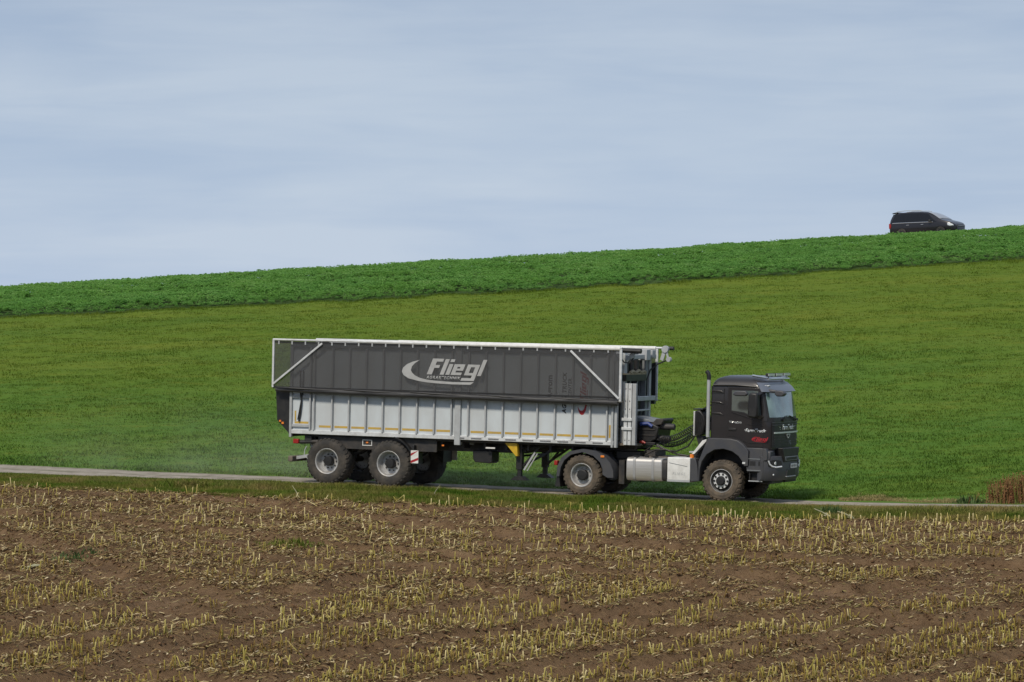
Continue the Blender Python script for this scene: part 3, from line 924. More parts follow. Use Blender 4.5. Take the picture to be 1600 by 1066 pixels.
def stems(name, mt, x, y, n, rx, ry, h, label, cat):
    """upright dry stems with small side leaves"""
    vs, fs = [], []
    for i in range(n):
        px, py = rng.normal(0, rx * 0.55), rng.normal(0, ry * 0.5)
        z = gz(x + px, y + py) - gz(x, y)
        hh = h * (0.55 + 0.5 * rng.random()) * max(0.35, 1 - (px / rx) ** 2 * 0.35)
        lx, ly = rng.normal(0, 0.10) * hh, rng.normal(0, 0.10) * hh
        for j in range(6):
            t = 0.25 + 0.75 * j / 5
            cx, cy, cz = px + lx * t, py + ly * t, z + hh * t
            a = rng.random() * 6.283; ln = (0.05 - 0.02 * t) * (0.6 + rng.random()); w = 0.010 + 0.008 * rng.random()
            dx, dy = math.cos(a), math.sin(a); k = len(vs)
            vs += [(cx, cy, cz), (cx + dx * ln - dy * w, cy + dy * ln + dx * w, cz + ln * 0.6), (cx + dx * ln * 1.2, cy + dy * ln * 1.2, cz + ln * 0.9), (cx + dx * ln + dy * w, cy + dy * ln - dx * w, cz + ln * 0.3)]
            fs += [(k, k + 1, k + 2), (k, k + 2, k + 3)]
        k = len(vs); w = 0.009
        vs += [(px - w, py, z - 0.02), (px + w, py, z - 0.02), (px + lx + w * 0.4, py + ly, z + hh), (px + lx - w * 0.4, py + ly, z + hh)]
        fs += [(k, k + 1, k + 2), (k, k + 2, k + 3)]
    r = np.repeat(rng.random(len(vs) // 4 + 1), 4)[:len(vs)]
    o = fast_mesh(name, np.array(vs), np.array(fs), mt, {'rnd': r}, smooth=False)
    o.location = (x, y, gz(x, y))
    return tag(o, label, cat)
stems('dock_plant', M['dock'], 13.8, 92.95, 560, 0.95, 0.6, 0.78, 'rusty brown patch of dry dock stems at the right edge beyond the track', 'dry plants')
clump('weed_bush', M['weed'], 12.3, 92.95, 70, 0.45, 0.26, 0.03, 0.6, 'low dark green weed left of the rusty brown dock stems', 'weed', 0.6)
clump('weed_tuft', M['weed'], 8.19, 88.4, 150, 0.45, 0.30, 0.035, 0.4, 'dark green tuft on the verge beside two pale fallen stalks', 'weed', 0.8)
clump('grass_tussock', M['vergegrass'], -8.9, 94.3, 420, 1.3, 0.26, 0.03, 0.7, 'bright grass tussock at the field edge left of the truck', 'grass', 0.5)
clump('green_weed', M['weed'], -10.0, 78.7, 90, 0.9, 0.12, 0.03, 0.8, 'low green weed patch among the stubble at far left', 'weed', 0.9)
clump('field_weed', M['vergegrass'], -5.1, 80.2, 150, 0.9, 0.15, 0.03, 0.8, 'yellowish green weed patch in the stubble right of the dark weeds', 'weed', 0.9)
def stalk(x0, y0, x1, y1, h, label, r=0.02):
    z0, z1 = gz(x0, y0) + 0.02, gz(x1, y1) + h
    b = MB().tube([(0, 0, 0), ((x1 - x0) * 0.5, (y1 - y0) * 0.5, (z1 - z0) * 0.52 + 0.02), (x1 - x0, y1 - y0, z1 - z0)], [r, r * 0.85, r * 0.55], 7)
    b.put([(0, 0, 0.02), ((x1 - x0) * .3 , (y1 - y0) * .3 + .02, 0.14), ((x1 - x0) * .45, (y1 - y0) * .45, 0.05)], [(0, 1, 2)])
    o = b.build('fallen_stalk', M['paleleaf'], None)
    o.location = (x0, y0, z0)
    tag(o, label, 'maize stalk')
stalk(8.05, 87.1, 7.62, 87.2, 0.24, 'long pale stalk leaning left of the dark tuft at the field edge')
stalk(8.62, 86.75, 8.18, 86.9, 0.22, 'long pale stalk leaning right of the dark tuft at the field edge')
stalk(-2.12, 91.6, -1.9, 91.7, 0.36, 'thin tall bent stalk standing before the front trailer wheel', 0.009)
stalk(-9.6, 60.6, -9.0, 61.4, 0.03, 'long bent stalk lying among the bottom left stubble rows', 0.013)
stalk(-5.6, 91.0, -5.8, 91.15, 0.34, 'thin leaning stalk on the verge below the rear trailer wheel', 0.010)
b = MB().put([(-0.28, -0.04, 0.02), (0.02, -0.09, 0.10), (0.30, 0.02, 0.12), (0.04, 0.08, 0.14), (-0.1, 0.0, 0.02), (-0.28, -0.04, 0.0), (0.02, -0.09, 0.08), (0.30, 0.02, 0.10), (0.04, 0.08, 0.12)], [(0, 1, 2, 3), (5, 8, 7, 6), (0, 5, 6, 1), (1, 6, 7, 2), (2, 7, 8, 3), (3, 8, 5, 0)])
o = b.build('maize_leaf', M['paleleaf'], None); o.location = (-10.5, 75.6, gz(-10.5, 75.6)); o.scale = (0.8, 0.8, 0.8)
tag(o, 'pale broad maize leaf lying among weeds at the far left', 'leaf')

# ------------------------------------------------------------------ truck frame: x ahead, y to its left (away from the camera), z up
FW = Vector((math.cos(YAW), -math.sin(YAW), -0.022)).normalized()
LE = Vector((math.sin(YAW), math.cos(YAW), 0))
UP = FW.cross(LE)
OR = Vector((6.113, 94.146, CAM_Z - 4.512))
def frame(x0):
    p = OR + FW * x0
    m = Matrix.Identity(4)
    for i in range(3):
        m[i][0], m[i][1], m[i][2], m[i][3] = FW[i], LE[i], UP[i], p[i]
    return m

def add_wheel(root, pos, side, R_, width, rim_r, kind, first, X0):
    """side -1 = near (outer face to -y); wheels of one kind share meshes; wheel (rim disc) > tyre, hub, lug nuts"""
    key = kind
    if key not in first:
        T = MB()
        hw = width
        b = rim_r
        T.lathe([(b, 0.05), (b + 0.02, 0.01), (b + (R_ - b) * 0.35, -0.02), (b + (R_ - b) * 0.7, -0.005), (R_ - 0.045, 0.03), (R_ - 0.018, 0.09), (R_ - 0.012, hw / 2), (R_ - 0.018, hw - 0.09), (R_ - 0.045, hw - 0.03), (b + (R_ - b) * 0.7, hw + 0.005), (b + (R_ - b) * 0.35, hw + 0.02), (b + 0.02, hw - 0.01), (b, hw - 0.05)], n=56)
        nl = 30 if kind == 'trailer' else 26
        for s in (0, 1):
            for k in range(nl):
                a = 2 * math.pi * (k + 0.5 * s) / nl
                da = 2 * math.pi / nl * 0.26
                y0, y1 = (0.012, hw * 0.56) if s == 0 else (hw - 0.012, hw * 0.44)
                vs = []
                for (yy, sh, dep) in ((y0, 0.0, 0.02), (y0 + (y1 - y0) * 0.2, 0.03, 0.0), (y1, 0.26 if kind == 'trailer' else 0.18, 0.0)):
                    for rr in (R_ - 0.04 - dep * 2.2, R_ - dep * 1.6):
                        for q in (-1, 1):
                            an = a + sh + q * da
                            vs.append((rr * math.cos(an), yy, rr * math.sin(an)))
                f = []
                for j in (0, 4):
                    f += [(j + 2, j + 3, j + 7, j + 6), (j, j + 2, j + 6, j + 4), (j + 3, j + 1, j + 5, j + 7)]
                f += [(0, 1, 3, 2), (8, 10, 11, 9)]
                T.put(vs, f)
        W_ = MB()
        if kind == 'front':
            W_.lathe([(rim_r - 0.005, width * 0.6), (rim_r - 0.03, 0.1), (rim_r - 0.005, 0.045), (rim_r + 0.008, 0.03), (rim_r - 0.02, 0.035), (rim_r - 0.05, 0.06), (rim_r - 0.075, 0.02), (0.10, -0.005), (0.0, -0.005)], n=40)
        else:
            dp = 0.24 if kind == 'trailer' else 0.17
            W_.lathe([(rim_r - 0.005, width - 0.05), (rim_r - 0.03, width * 0.5), (rim_r - 0.005, 0.05), (rim_r + 0.012, 0.02), (rim_r + 0.002, 0.012), (rim_r - 0.022, 0.03), (rim_r - 0.045, dp - 0.06), (rim_r - 0.075, dp), (0.12, dp + 0.01), (0.0, dp + 0.01)], n=40)
        H_ = MB(); B_ = MB()
        if kind == 'front':
            H_.lathe([(0.125, -0.003), (0.125, -0.06), (0.10, -0.085), (0.0, -0.09)], n=24)
            rr, yb, nn, rn = 0.185, -0.004, 10, 0.028
        elif kind == 'drive':
            H_.lathe([(0.15, 0.178), (0.15, 0.06), (0.12, 0.035), (0.0, 0.03)], n=24)
            rr, yb, nn, rn = 0.195, 0.175, 10, 0.018
        else:
            H_.lathe([(0.135, 0.249), (0.135, 0.10), (0.115, 0.075), (0.0, 0.07)], n=24)
            rr, yb, nn, rn = 0.20, 0.245, 10, 0.022
        for k in range(nn):
            a = 2 * math.pi * k / nn
            B_.tube([(rr * math.cos(a), yb, rr * math.sin(a)), (rr * math.cos(a), yb - 0.03, rr * math.sin(a))], rn, 6)
        w = W_.build('wheel', M['rim'] if kind != 'front' else M['black'], root, fixn=True)
        t = T.build('tyre', M['rubber'] if kind == 'trailer' else M['rubber2'], w, smooth=30, fixn=True)
        h = H_.build('hub', M['print'], w, fixn=True)
        b = B_.build('lug_nuts', M['print'] if kind == 'front' else M['rim'] if kind == 'drive' else M['chassis'], w)
        b['kind'] = 'stuff'
        parts = [w, t, h, b]
        if kind == 'front':
            ring = MB().lathe([(0.212, 0.012), (0.212, -0.010), (0.13, -0.010), (0.13, 0.0)], n=36).build('cover_ring', M['lamp'], w, fixn=True)
            rl = MB().lathe([(rim_r + 0.012, 0.03), (rim_r + 0.012, 0.018), (rim_r - 0.004, 0.016), (rim_r - 0.004, 0.03)], n=40).build('rim_edge', M['rim'], w, fixn=True)
            parts += [ring, rl]
        first[key] = parts
    else:
        src = first[key]
        w = src[0].copy(); COL.objects.link(w); w.parent = root
        for q in src[1:]:
            c = q.copy(); COL.objects.link(c); c.parent = w
    w.location = (pos[0] - X0, pos[1], pos[2])
    w.rotation_euler = (0, random.random() * 0 + 0.0, 0 if side < 0 else math.pi)
    return w

class TB(MB):
    """mesh builder whose result hangs on a vehicle root standing at x0 in the truck frame"""
    def __init__(s, root, x0): super().__init__(); s.root = root; s.x0 = x0
    def done(s, name, m, parent=None, **k):
        o = s.build(name, M[m] if isinstance(m, str) else m, parent or s.root, **k)
        return o
def xlate(mb, dx):
    mb.v = [(a - dx, b, c) for a, b, c in mb.v]

# ================================================================== semi trailer
TX = -10.87
trailer = empty('semi_trailer', frame(TX))
tag(trailer, 'silver ribbed silage semi-trailer under a dark net with a pale crescent logo', 'trailer')
def T_(name, m, fn, parent=None, **k):
    b = MB(); fn(b); xlate(b, TX)
    return b.build(name, M[m], parent or trailer, **k)

wf = {}
for x in (-11.84, -9.905):
    add_wheel(trailer, (x, -1.30, 0.655), -1, 0.657, 0.60, 0.355, 'trailer', wf, TX)
    add_wheel(trailer, (x, 1.30, 0.655), 1, 0.657, 0.60, 0.355, 'trailer', wf, TX)
    T_('axle', 'chassis', lambda b: b.tube([(x, -0.95, 0.655), (x, 0.95, 0.655)], 0.08, 10))
    for s in (-1, 1):
        T_('spring', 'chassis', lambda b: (b.prism([(x - 0.5, 0.98), (x - 0.2, 0.80), (x + 0.2, 0.80), (x + 0.5, 0.98), (x + 0.5, 1.03), (x + 0.2, 0.86), (x - 0.2, 0.86), (x - 0.5, 1.03)], s * 0.48, s * 0.56), b.box(x - 0.1, x + 0.1, s * 0.45, s * 0.6, 0.6, 0.8)))
# chassis
ch = T_('chassis', 'chassis', lambda b: [b.prism([(-12.75, 1.03), (-6.0, 1.06), (-5.3, 1.22), (-2.75, 1.24), (-2.75, 1.38), (-12.75, 1.36)], s * 0.42, s * 0.56) for s in (-1, 1)] + [b.box(xx, xx + 0.12, -0.42, 0.42, 1.1, 1.3) for xx in (-12.6, -11, -9, -7.4, -5.4, -3.2)] + [b.box(-12.6, -3.2, s * 1.0, s * 1.1, 1.33, 1.40) for s in (-1, 1)], bevel=0.012)
T_('cross_member', 'chassis', lambda b: b.box(-12.62, -12.4, -1.15, 1.15, 1.18, 1.36), bevel=0.01)
T_('side_skirt', 'chassis', lambda b: b.box(-12.2, -8.5, -1.12, -1.06, 1.02, 1.36), bevel=0.01)
for k in range(14):
    xx = -12.4 + 0.66 * k
    for s in (-1, 1):
        T_('outrigger', 'chassis', lambda b: b.prism([(xx, 1.16), (xx + 0.06, 1.16), (xx + 0.06, 1.39), (xx, 1.39)], s * 0.57, s * 1.0))
T_('kingpin_plate', 'chassis', lambda b: b.box(-4.4, -2.7, -0.6, 0.6, 1.30, 1.42), bevel=0.02)
# underrun bar with a grey plank end
T_('underrun_bar', 'wood', lambda b: b.box(-13.12, -12.98, -1.18, 1.18, 0.60, 0.76), bevel=0.02, label='dusty grey underrun bar behind the rear wheel')
for s in (-1, 1):
    T_('underrun_bracket', 'greylt', lambda b: (b.strut((-13.0, s * 0.9, 0.70), (-12.45, s * 0.9, 0.80), 0.09, 0.05), b.strut((-12.5, s * 0.9, 0.75), (-12.5, s * 0.9, 1.2), 0.08, 0.06)))
    T_('tail_lamp', 'red', lambda b: b.box(-12.95, -12.78, s * 1.12, s * 1.22, 1.12, 1.25), bevel=0.015)
    T_('tail_pipe', 'chassis', lambda b: b.tube([(-12.78, s * 1.1, 1.16), (-12.2, s * 1.1, 1.20)], 0.055, 8))
T_('dangling_chain', 'greylt', lambda b: b.tube([(-12.55, -1.15, 1.05), (-12.6, -1.15, 0.95), (-12.62, -1.15, 0.8), (-12.5, -1.15, 0.7)], 0.014, 6))
# mudguards and warning boards ahead of the front axle
for s in (-1, 1):
    def mg(b):
        n = 9; vs = []
        for i in range(n):
            a = R(78 - 78 * i / (n - 1)); r = 0.75
            for rr in (r, r + 0.03):
                for yy in (s * 1.29, s * 0.72):
                    vs.append((-9.905 + rr * math.cos(a), yy, 0.655 + rr * math.sin(a)))
        fs = []
        for i in range(n - 1):
            k = 4 * i
            fs += [(k, k + 4, k + 5, k + 1), (k + 2, k + 3, k + 7, k + 6), (k, k + 2, k + 6, k + 4), (k + 1, k + 5, k + 7, k + 3)]
        fs += [(0, 1, 3, 2), (4 * n - 4, 4 * n - 2, 4 * n - 1, 4 * n - 3)]
        b.put(vs, fs)
    g = T_('mudguard', 'black', mg, fixn=True)
    T_('mud_flap', 'black', lambda b: b.box(-9.17, -9.12, s * 1.30, s * 0.7, 0.68, 1.2), parent=g, bevel=0.01)
    bd = T_('warning_board', 'white', lambda b: b.box(-9.20, -8.97, s * 1.318, s * 1.305, 0.70, 1.06), parent=g)
    for q in range(2):
        z0 = 0.70 + q * 0.20
        T_('red_stripe', 'redpaint', lambda b: b.prism([(-9.198, z0), (-9.198, z0 + 0.07), (-8.972, z0 + 0.16), (-8.972, z0 + 0.09 if q == 0 else z0 + 0.155)], s * 1.3205, s * 1.318), parent=bd)
# small plates on the chassis
T_('type_plate', 'greylt', lambda b: b.box(-8.0, -7.6, -0.605, -0.563, 1.24, 1.36))
T_('label_plate', 'white', lambda b: b.box(-7.0, -6.72, -1.13, -1.10, 1.18, 1.22))
for xx in (-10.65, -8.3):
    T_('side_marker_lamp', 'amber', lambda b: b.box(xx - 0.035, xx + 0.035, -1.15, -1.12, 1.195, 1.24), bevel=0.01)
T_('marker_frame', 'white', lambda b: (b.box(-10.78, -10.52, -1.135, -1.12, 1.13, 1.15), b.box(-10.78, -10.52, -1.135, -1.12, 1.28, 1.30), b.box(-10.80, -10.78, -1.135, -1.12, 1.13, 1.30), b.box(-10.52, -10.50, -1.135, -1.12, 1.13, 1.30)))
T_('tool_box', 'black', lambda b: b.prism([(-7.46, 0.86), (-7.40, 0.78), (-6.95, 0.76), (-6.88, 0.80), (-6.88, 1.10), (-7.48, 1.10)], -0.95, -0.45), bevel=0.02)
T_('wheel_chock', 'yellow', lambda b: b.prism([(-6.42, 1.36), (-6.05, 1.36), (-6.02, 1.0), (-6.08, 1.0)], -1.15, -1.0), bevel=0.01, label='yellow wedge-shaped wheel chock hung under the body')
# landing legs
for s in (-1, 1):
    g = T_('landing_leg', 'black', lambda b: (b.box(-6.14, -5.96, s * 0.98, s * 0.82, 0.62, 1.36), b.box(-6.11, -5.99, s * 0.96, s * 0.84, 0.42, 0.66)), bevel=0.012)
    T_('foot_plate', 'black', lambda b: b.prism([(-6.28, 0.33), (-5.80, 0.33), (-5.95, 0.44), (-6.15, 0.44)], s * 1.03, s * 0.77), parent=g)
    T_('leg_brace', 'black', lambda b: b.strut((-6.0, s * 0.85, 0.72), (-5.1, s * 0.5, 1.25), 0.06, 0.06), parent=g)
    T_('rear_brace', 'black', lambda b: b.strut((-5.98, s * 0.9, 0.70), (-5.45, s * 0.9, 1.3), 0.05, 0.05), parent=g)
T_('cross_shaft', 'black', lambda b: b.tube([(-6.05, -0.8, 1.0), (-6.05, 0.8, 1.0)], 0.03, 8))
T_('ladder_rail', 'greylt', lambda b: (b.strut((-5.88, -1.0, 0.62), (-5.56, -1.0, 1.12), 0.05, 0.03), b.strut((-5.80, -0.97, 0.60), (-5.50, -0.97, 1.09), 0.03, 0.03)))
T_('hose_bundle', 'black', lambda b: [b.tube([(-6.3 + q * 0.1, -0.9, 1.33), (-5.9, -0.95, 1.22 - 0.05 * q), (-5.3, -0.9, 1.31)], 0.018, 6) for q in range(3)])

# body: floor rail, panels, ribs on both sides
bz0, bz1 = 1.42, 4.0
for s in (-1, 1):
    side = T_('side_wall', 'alu', lambda b: b.box(-13.05, -3.14, s * 1.20, s * 1.185, bz0 + 0.02, bz1))
    T_('floor_rail', 'rail', lambda b: (b.box(-13.05, -3.14, s * 1.27, s * 1.18, bz0 - 0.02, bz0 + 0.10)), parent=side, bevel=0.012)
    T_('top_beam', 'rib', lambda b: b.box(-13.05, -3.14, s * 1.25, s * 1.17, 3.86, 4.0), parent=side, bevel=0.012)
    xs = [-12.40, -12.28] + [-11.71 + 0.529 * k for k in range(7)] + [-8.004] + [-7.49 + 0.521 * k for k in range(8)] + [-3.34]
    for x in xs:
        w = 0.022
        T_('rib', 'rib', lambda b: b.box(x - w, x + w, s * 1.295, s * 1.2005, bz0 + 0.10, 3.86), parent=side, bevel=0.006)
    T_('rear_post', 'greylt', lambda b: b.box(-13.06, -12.98, s * 1.275, s * 1.185, 1.30, 3.95), parent=side, bevel=0.01)
    T_('front_post', 'greylt', lambda b: (b.box(-3.215, -3.15, s * 1.275, s * 1.185, 1.34, 4.0), b.box(-3.13, -3.05, s * 1.25, s * 1.14, 1.34, 3.7)), parent=side, bevel=0.01)
    T_('middle_post', 'greylt', lambda b: b.box(-7.90, -7.72, s * 1.285, s * 1.2005, 1.25, 4.0), parent=side, bevel=0.012)
    for zz in (2.42, 1.60):
        T_('rear_frame_bar', 'greylt', lambda b: b.box(-12.98, -12.44, s * 1.255, s * 1.2, zz, zz + 0.07), parent=side)
    # a strip of yellow tape between every two ribs
    xt = sorted(xs[2:] + [-12.2, -7.72, -3.2])
    for a, c in zip(xt[:-1], xt[1:]):
        if c - a < 0.3: continue
        T_('reflective_tape', 'tape', lambda b: b.box(a + 0.055, c - 0.055, s * 1.2035, s * 1.2, 1.60, 1.66), parent=side)
    T_('reflective_tape', 'tape', lambda b: b.box(-3.30, -3.25, s * 1.2035, s * 1.2, 1.60, 1.95), parent=side)
    T_('reflective_tape', 'tape', lambda b: b.box(-12.92, -12.48, s * 1.2035, s * 1.2, 1.69, 1.75), parent=side)
    T_('reflective_tape', 'tape', lambda b: b.box(-12.92, -12.87, s * 1.2035, s * 1.2, 1.76, 2.05), parent=side)
    # bright bolted strip below the ribs, from the middle forward
    for a, c in zip(xs[9:-1], xs[10:]):
        T_('hinge_strip', 'chrome', lambda b: b.box(a + 0.1, c - 0.1, s * 1.282, s * 1.27, bz0 + 0.02, bz0 + 0.055), parent=side)
T_('hydraulic_hose', 'black', lambda b: (b.tube([(-12.75, -1.24, 3.2), (-12.73, -1.25, 2.6), (-12.68, -1.26, 2.3), (-12.72, -1.24, 1.95), (-12.76, -1.24, 1.75)], 0.02, 6), b.tube([(-12.65, -1.24, 3.2), (-12.66, -1.25, 2.55), (-12.70, -1.27, 2.25), (-12.76, -1.24, 2.0), (-12.80, -1.24, 1.8)], 0.02, 6)))
T_('floor', 'chassis', lambda b: b.box(-13.0, -3.1, -1.17, 1.17, 1.40, 1.46))
# tailgate
tg = T_('tailgate', 'black', lambda b: b.prism([(-13.56, 2.62), (-13.10, 2.62), (-13.07, 1.30), (-13.16, 1.44), (-13.50, 1.76)], -1.17, 1.17), bevel=0.02)
for s in (-1, 1):
    T_('corner_lamp', 'amber', lambda b: (b.box(-13.42, -13.36, s * 1.195, s * 1.172, 1.72, 1.77), b.box(-13.34, -13.27, s * 1.195, s * 1.172, 1.66, 1.72)), parent=tg)
T_('rear_wall', 'grey', lambda b: b.box(-13.12, -13.06, -1.15, 1.15, 1.45, 3.95))
# net covers hung outside both sides, on a frame of pale tubes
logo_pts = [(-8.955, 3.593), (-9.176, 3.537), (-9.352, 3.462), (-9.472, 3.358), (-9.503, 3.257), (-9.445, 3.158), (-9.299, 3.071), (-8.986, 3.005), (-8.72, 2.972), (-8.454, 2.954), (-7.947, 2.938), (-7.399, 2.941), (-7.291, 3.016), (-7.51, 3.006), (-7.948, 3.002), (-8.456, 3.024), (-8.721, 3.047), (-8.944, 3.091), (-9.101, 3.157), (-9.191, 3.235), (-9.226, 3.304), (-9.195, 3.406), (-9.108, 3.499)]
def fliegl(b, to, y0, y1, letters=None):
    """block letters in units of the capital height, sheared; to(u, v) maps onto the wall plane"""
    G = {'F': [(0, 70, 0, 180), (0, 155, 180, 220), (70, 135, 92, 132)],
         'l': [(180, 235, 0, 216)],
         'i': [(258, 313, 0, 150), (258, 313, 178, 216)],
         'e': [(330, 385, 0, 150), (385, 475, 0, 36), (385, 425, 114, 150), (425, 478, 62, 150), (385, 425, 62, 90)],
         'g': [(516, 571, 0, 150), (571, 628, 0, 35), (571, 628, 114, 150), (628, 683, -75, 150), (500, 628, -75, -38)],
         'L': [(700, 752, -4, 220)]}
    for k, rects in G.items():
        if letters and k not in letters: continue
        for (a, c, d, e) in rects:
            b.prism([to(a + 0.386 * d, d), to(c + 0.386 * d, d), to(c + 0.386 * e, e), to(a + 0.386 * e, e)], y0, y1)
def text_mesh(txt, size, to, y0, name, m, parent, shear=0.0, offset=0.0, x0=None, align='CENTER', spacing=1.0):
    cu = bpy.data.curves.new('lettering', 'FONT')
    cu.body = txt; cu.size = 1.0; cu.shear = shear; cu.offset = offset; cu.align_x = align; cu.align_y = 'CENTER'
    cu.space_character = spacing; cu.resolution_u = 2
    ob = bpy.data.objects.new('lettering', cu)
    COL.objects.link(ob)
    dg = bpy.context.evaluated_depsgraph_get()
    me = bpy.data.meshes.new_from_object(ob.evaluated_get(dg))
    bpy.data.objects.remove(ob)
    for v in me.vertices:
        v.co = to(v.co.x * size, v.co.y * size)
    me.materials.clear(); me.materials.append(M[m])
    me.name = name
    o = bpy.data.objects.new(name, me)
    COL.objects.link(o); o.parent = parent
    s = o.modifiers.new('thickness', 'SOLIDIFY'); s.thickness = 0.003; s.offset = 0
    return o
for s in (-1, 1):
    yb = s * 1.36
    net = T_('net_cover', 'net', lambda b: (b.box(-13.55, -2.93, yb - 0.002, yb + 0.002, 2.66, 4.02)), label='dark see-through net with rolled lower edge')
    T_('roll_tube', 'rolltarp', lambda b: b.tube([(-13.45, yb, 2.64), (-12.2, yb + s * 0.03, 2.63), (-10, yb + s * 0.035, 2.605), (-7.9, yb + s * 0.035, 2.60), (-5, yb + s * 0.035, 2.585), (-2.97, yb + s * 0.03, 2.57)], [0.05, 0.075, 0.08, 0.08, 0.09, 0.085], 12), parent=net)
    T_('roll_fold', 'rolltarp', lambda b: [b.tube([(-13.4 + 2.1 * q, yb + s * 0.08, 2.71 - 0.012 * q), (-12.7 + 2.1 * q, yb + s * 0.10, 2.69 - 0.014 * q), (-11.2 + 2.1 * q, yb + s * 0.08, 2.655 - 0.014 * q)], [0.012, 0.03, 0.012], 7) for q in range(5)], parent=net)
    T_('net_hem', 'black', lambda b: b.box(-13.55, -2.93, yb - 0.006, yb + 0.006, 2.69, 2.735), parent=net)
    T_('upper_hem', 'black', lambda b: b.box(-13.55, -2.93, yb - 0.005, yb + 0.005, 3.97, 4.02), parent=net)
    T_('frame_post', 'rail', lambda b: b.box(-13.58, -13.52, yb - 0.03, yb + 0.03, 2.70, 4.07), parent=net, bevel=0.008)
    T_('frame_post', 'rail', lambda b: b.box(-2.96, -2.89, yb - 0.03, yb + 0.03, 2.58, 4.03), parent=net, bevel=0.008)
    T_('diagonal_brace', 'rail', lambda b: b.strut((-13.54, yb + s * 0.03, 2.79), (-12.0, yb + s * 0.03, 3.98), 0.055, 0.04), parent=net, bevel=0.006)
    T_('diagonal_brace', 'rail', lambda b: b.strut((-2.95, yb + s * 0.03, 2.68), (-4.40, yb + s * 0.03, 3.96), 0.055, 0.04), parent=net, bevel=0.006)
    T_('top_rail', 'rail', lambda b: b.tube([(-13.57, yb, 4.06), (-2.9 if s < 0 else -2.62, yb, 4.06)], 0.03, 8), parent=net)
    T_('rolled_cover', 'white', lambda b: b.tube([(-10.9, yb + s * -0.02, 4.055), (-2.95, yb + s * -0.02, 4.045)], [0.045, 0.062], 10), parent=net)
    hk = T_('hook', 'greylt', lambda b: [b.box(-13.4 + 0.42 * q, -13.36 + 0.42 * q, yb - 0.015, yb + 0.015, 3.93, 4.04) for q in range(25)], parent=net)
    hk['kind'] = 'stuff'
    if s < 0:
        T_('crescent_logo', 'logo', lambda b: b.prism(logo_pts, yb - 0.010, yb - 0.006), parent=net, smooth=0)
        T_('logo_lettering', 'logo', lambda b: fliegl(b, lambda u, v: (-8.736 + u * 1.529 / 695 - 0.0, 3.199 + v * 0.443 / 220 - u * 0.00), yb - 0.010, yb - 0.006), parent=net, smooth=0)
        text_mesh('AGRARTECHNIK', 0.118, lambda u, v: (-8.235 - TX + u, yb - 0.008, 3.108 + v), 0, 'small_lettering', 'logo', net, shear=0.3, offset=0.03, spacing=1.22)
# upright print on the side wall behind and below the net
def up(cx, cz):     # text turned to read from bottom to top
    return lambda u, v: (cx - TX - v, -1.2025, cz + u)
sw = [o for o in trailer.children if o.name.startswith('side_wall')][0]
text_mesh('Agrom', 0.23, up(-5.075, 2.95), 0, 'print_lettering', 'print', sw, offset=0.03)
text_mesh('AGRO TRUCK', 0.165, up(-4.63, 2.79), 0, 'print_lettering', 'print', sw, shear=0.2, offset=0.035, spacing=1.08)
text_mesh('CENTER', 0.13, up(-4.47, 2.93), 0, 'print_lettering', 'print', sw, shear=0.2, offset=0.025, spacing=1.1)
T_('red_lettering', 'redpaint', lambda b: fliegl(b, lambda u, v: (-3.99 - v * 0.185 / 220, 2.55 + u * 0.77 / 750), -1.204, -1.2005), parent=sw, smooth=0)
cres = [(-4.238, 2.44), (-4.215, 2.33), (-4.17, 2.235), (-4.117, 2.203), (-4.06, 2.215), (-3.99, 2.33), (-3.968, 2.46), (-3.955, 2.60), (-3.95, 2.9), (-3.965, 2.9), (-3.985, 2.60), (-4.01, 2.47), (-4.05, 2.36), (-4.10, 2.315), (-4.16, 2.325), (-4.205, 2.38)]
T_('red_crescent', 'redpaint', lambda b: b.prism(cres, -1.204, -1.2005), parent=sw, smooth=0)

# front wall with its steel frame, push cylinders and the winch housing
fwall = T_('front_wall', 'grey', lambda b: b.box(-3.20, -3.16, -1.15, 1.15, 1.46, 3.9))
T_('recess_shade_sheet', 'black', lambda b: b.box(-3.158, -3.15, -0.95, 0.62, 2.75, 3.72), parent=fwall)  # flat black sheet on the wall, painting in the shade of a recess
for y in (-0.78, 0.80):
    T_('frame_upright', 'greylt' if y < 0 else 'grey', lambda b: b.box(-3.15, -3.0, y - 0.1, y + 0.1, 1.46, 4.0), parent=fwall, bevel=0.012)
T_('frame_upright', 'greylt', lambda b: b.box(-3.12, -2.98, 0.95, 1.10, 1.9, 3.95), parent=fwall, bevel=0.012)
for z, h in ((3.76, 0.12), (2.60, 0.13), (2.32, 0.05)):
    T_('cross_beam', 'greylt', lambda b: b.box(-2.99, -2.86, -1.0, 1.15 if z > 2.4 else 0.75, z, z + h), parent=fwall, bevel=0.012)
T_('top_box', 'greylt', lambda b: (b.box(-3.05, -2.8, 0.25, 0.55, 3.72, 4.02), b.box(-3.05, -2.8, 0.68, 0.95, 3.80, 4.0)), parent=fwall, bevel=0.012)
for y, r in ((-0.62, 0.10), (-0.28, 0.12), (0.12, 0.12), (0.42, 0.09)):
    T_('push_cylinder', 'black', lambda b: b.tube([(-3.07, y, 3.36), (-3.07, y, 3.72)], r * 0.8, 12), parent=fwall)
T_('dirty_shelf', 'dirt', lambda b: (b.box(-3.14, -2.935, -0.9, 0.60, 3.33, 3.37), b.tube([(-2.95, -0.6, 3.37), (-2.95, -0.4, 3.43), (-2.95, -0.2, 3.38), (-2.95, 0.05, 3.44), (-2.95, 0.25, 3.38), (-2.95, 0.42, 3.42), (-2.95, 0.55, 3.38)], 0.045, 6)), parent=fwall)
T_('shelf_beam', 'black', lambda b: b.box(-3.14, -2.94, -0.9, 0.62, 3.16, 3.329), parent=fwall)
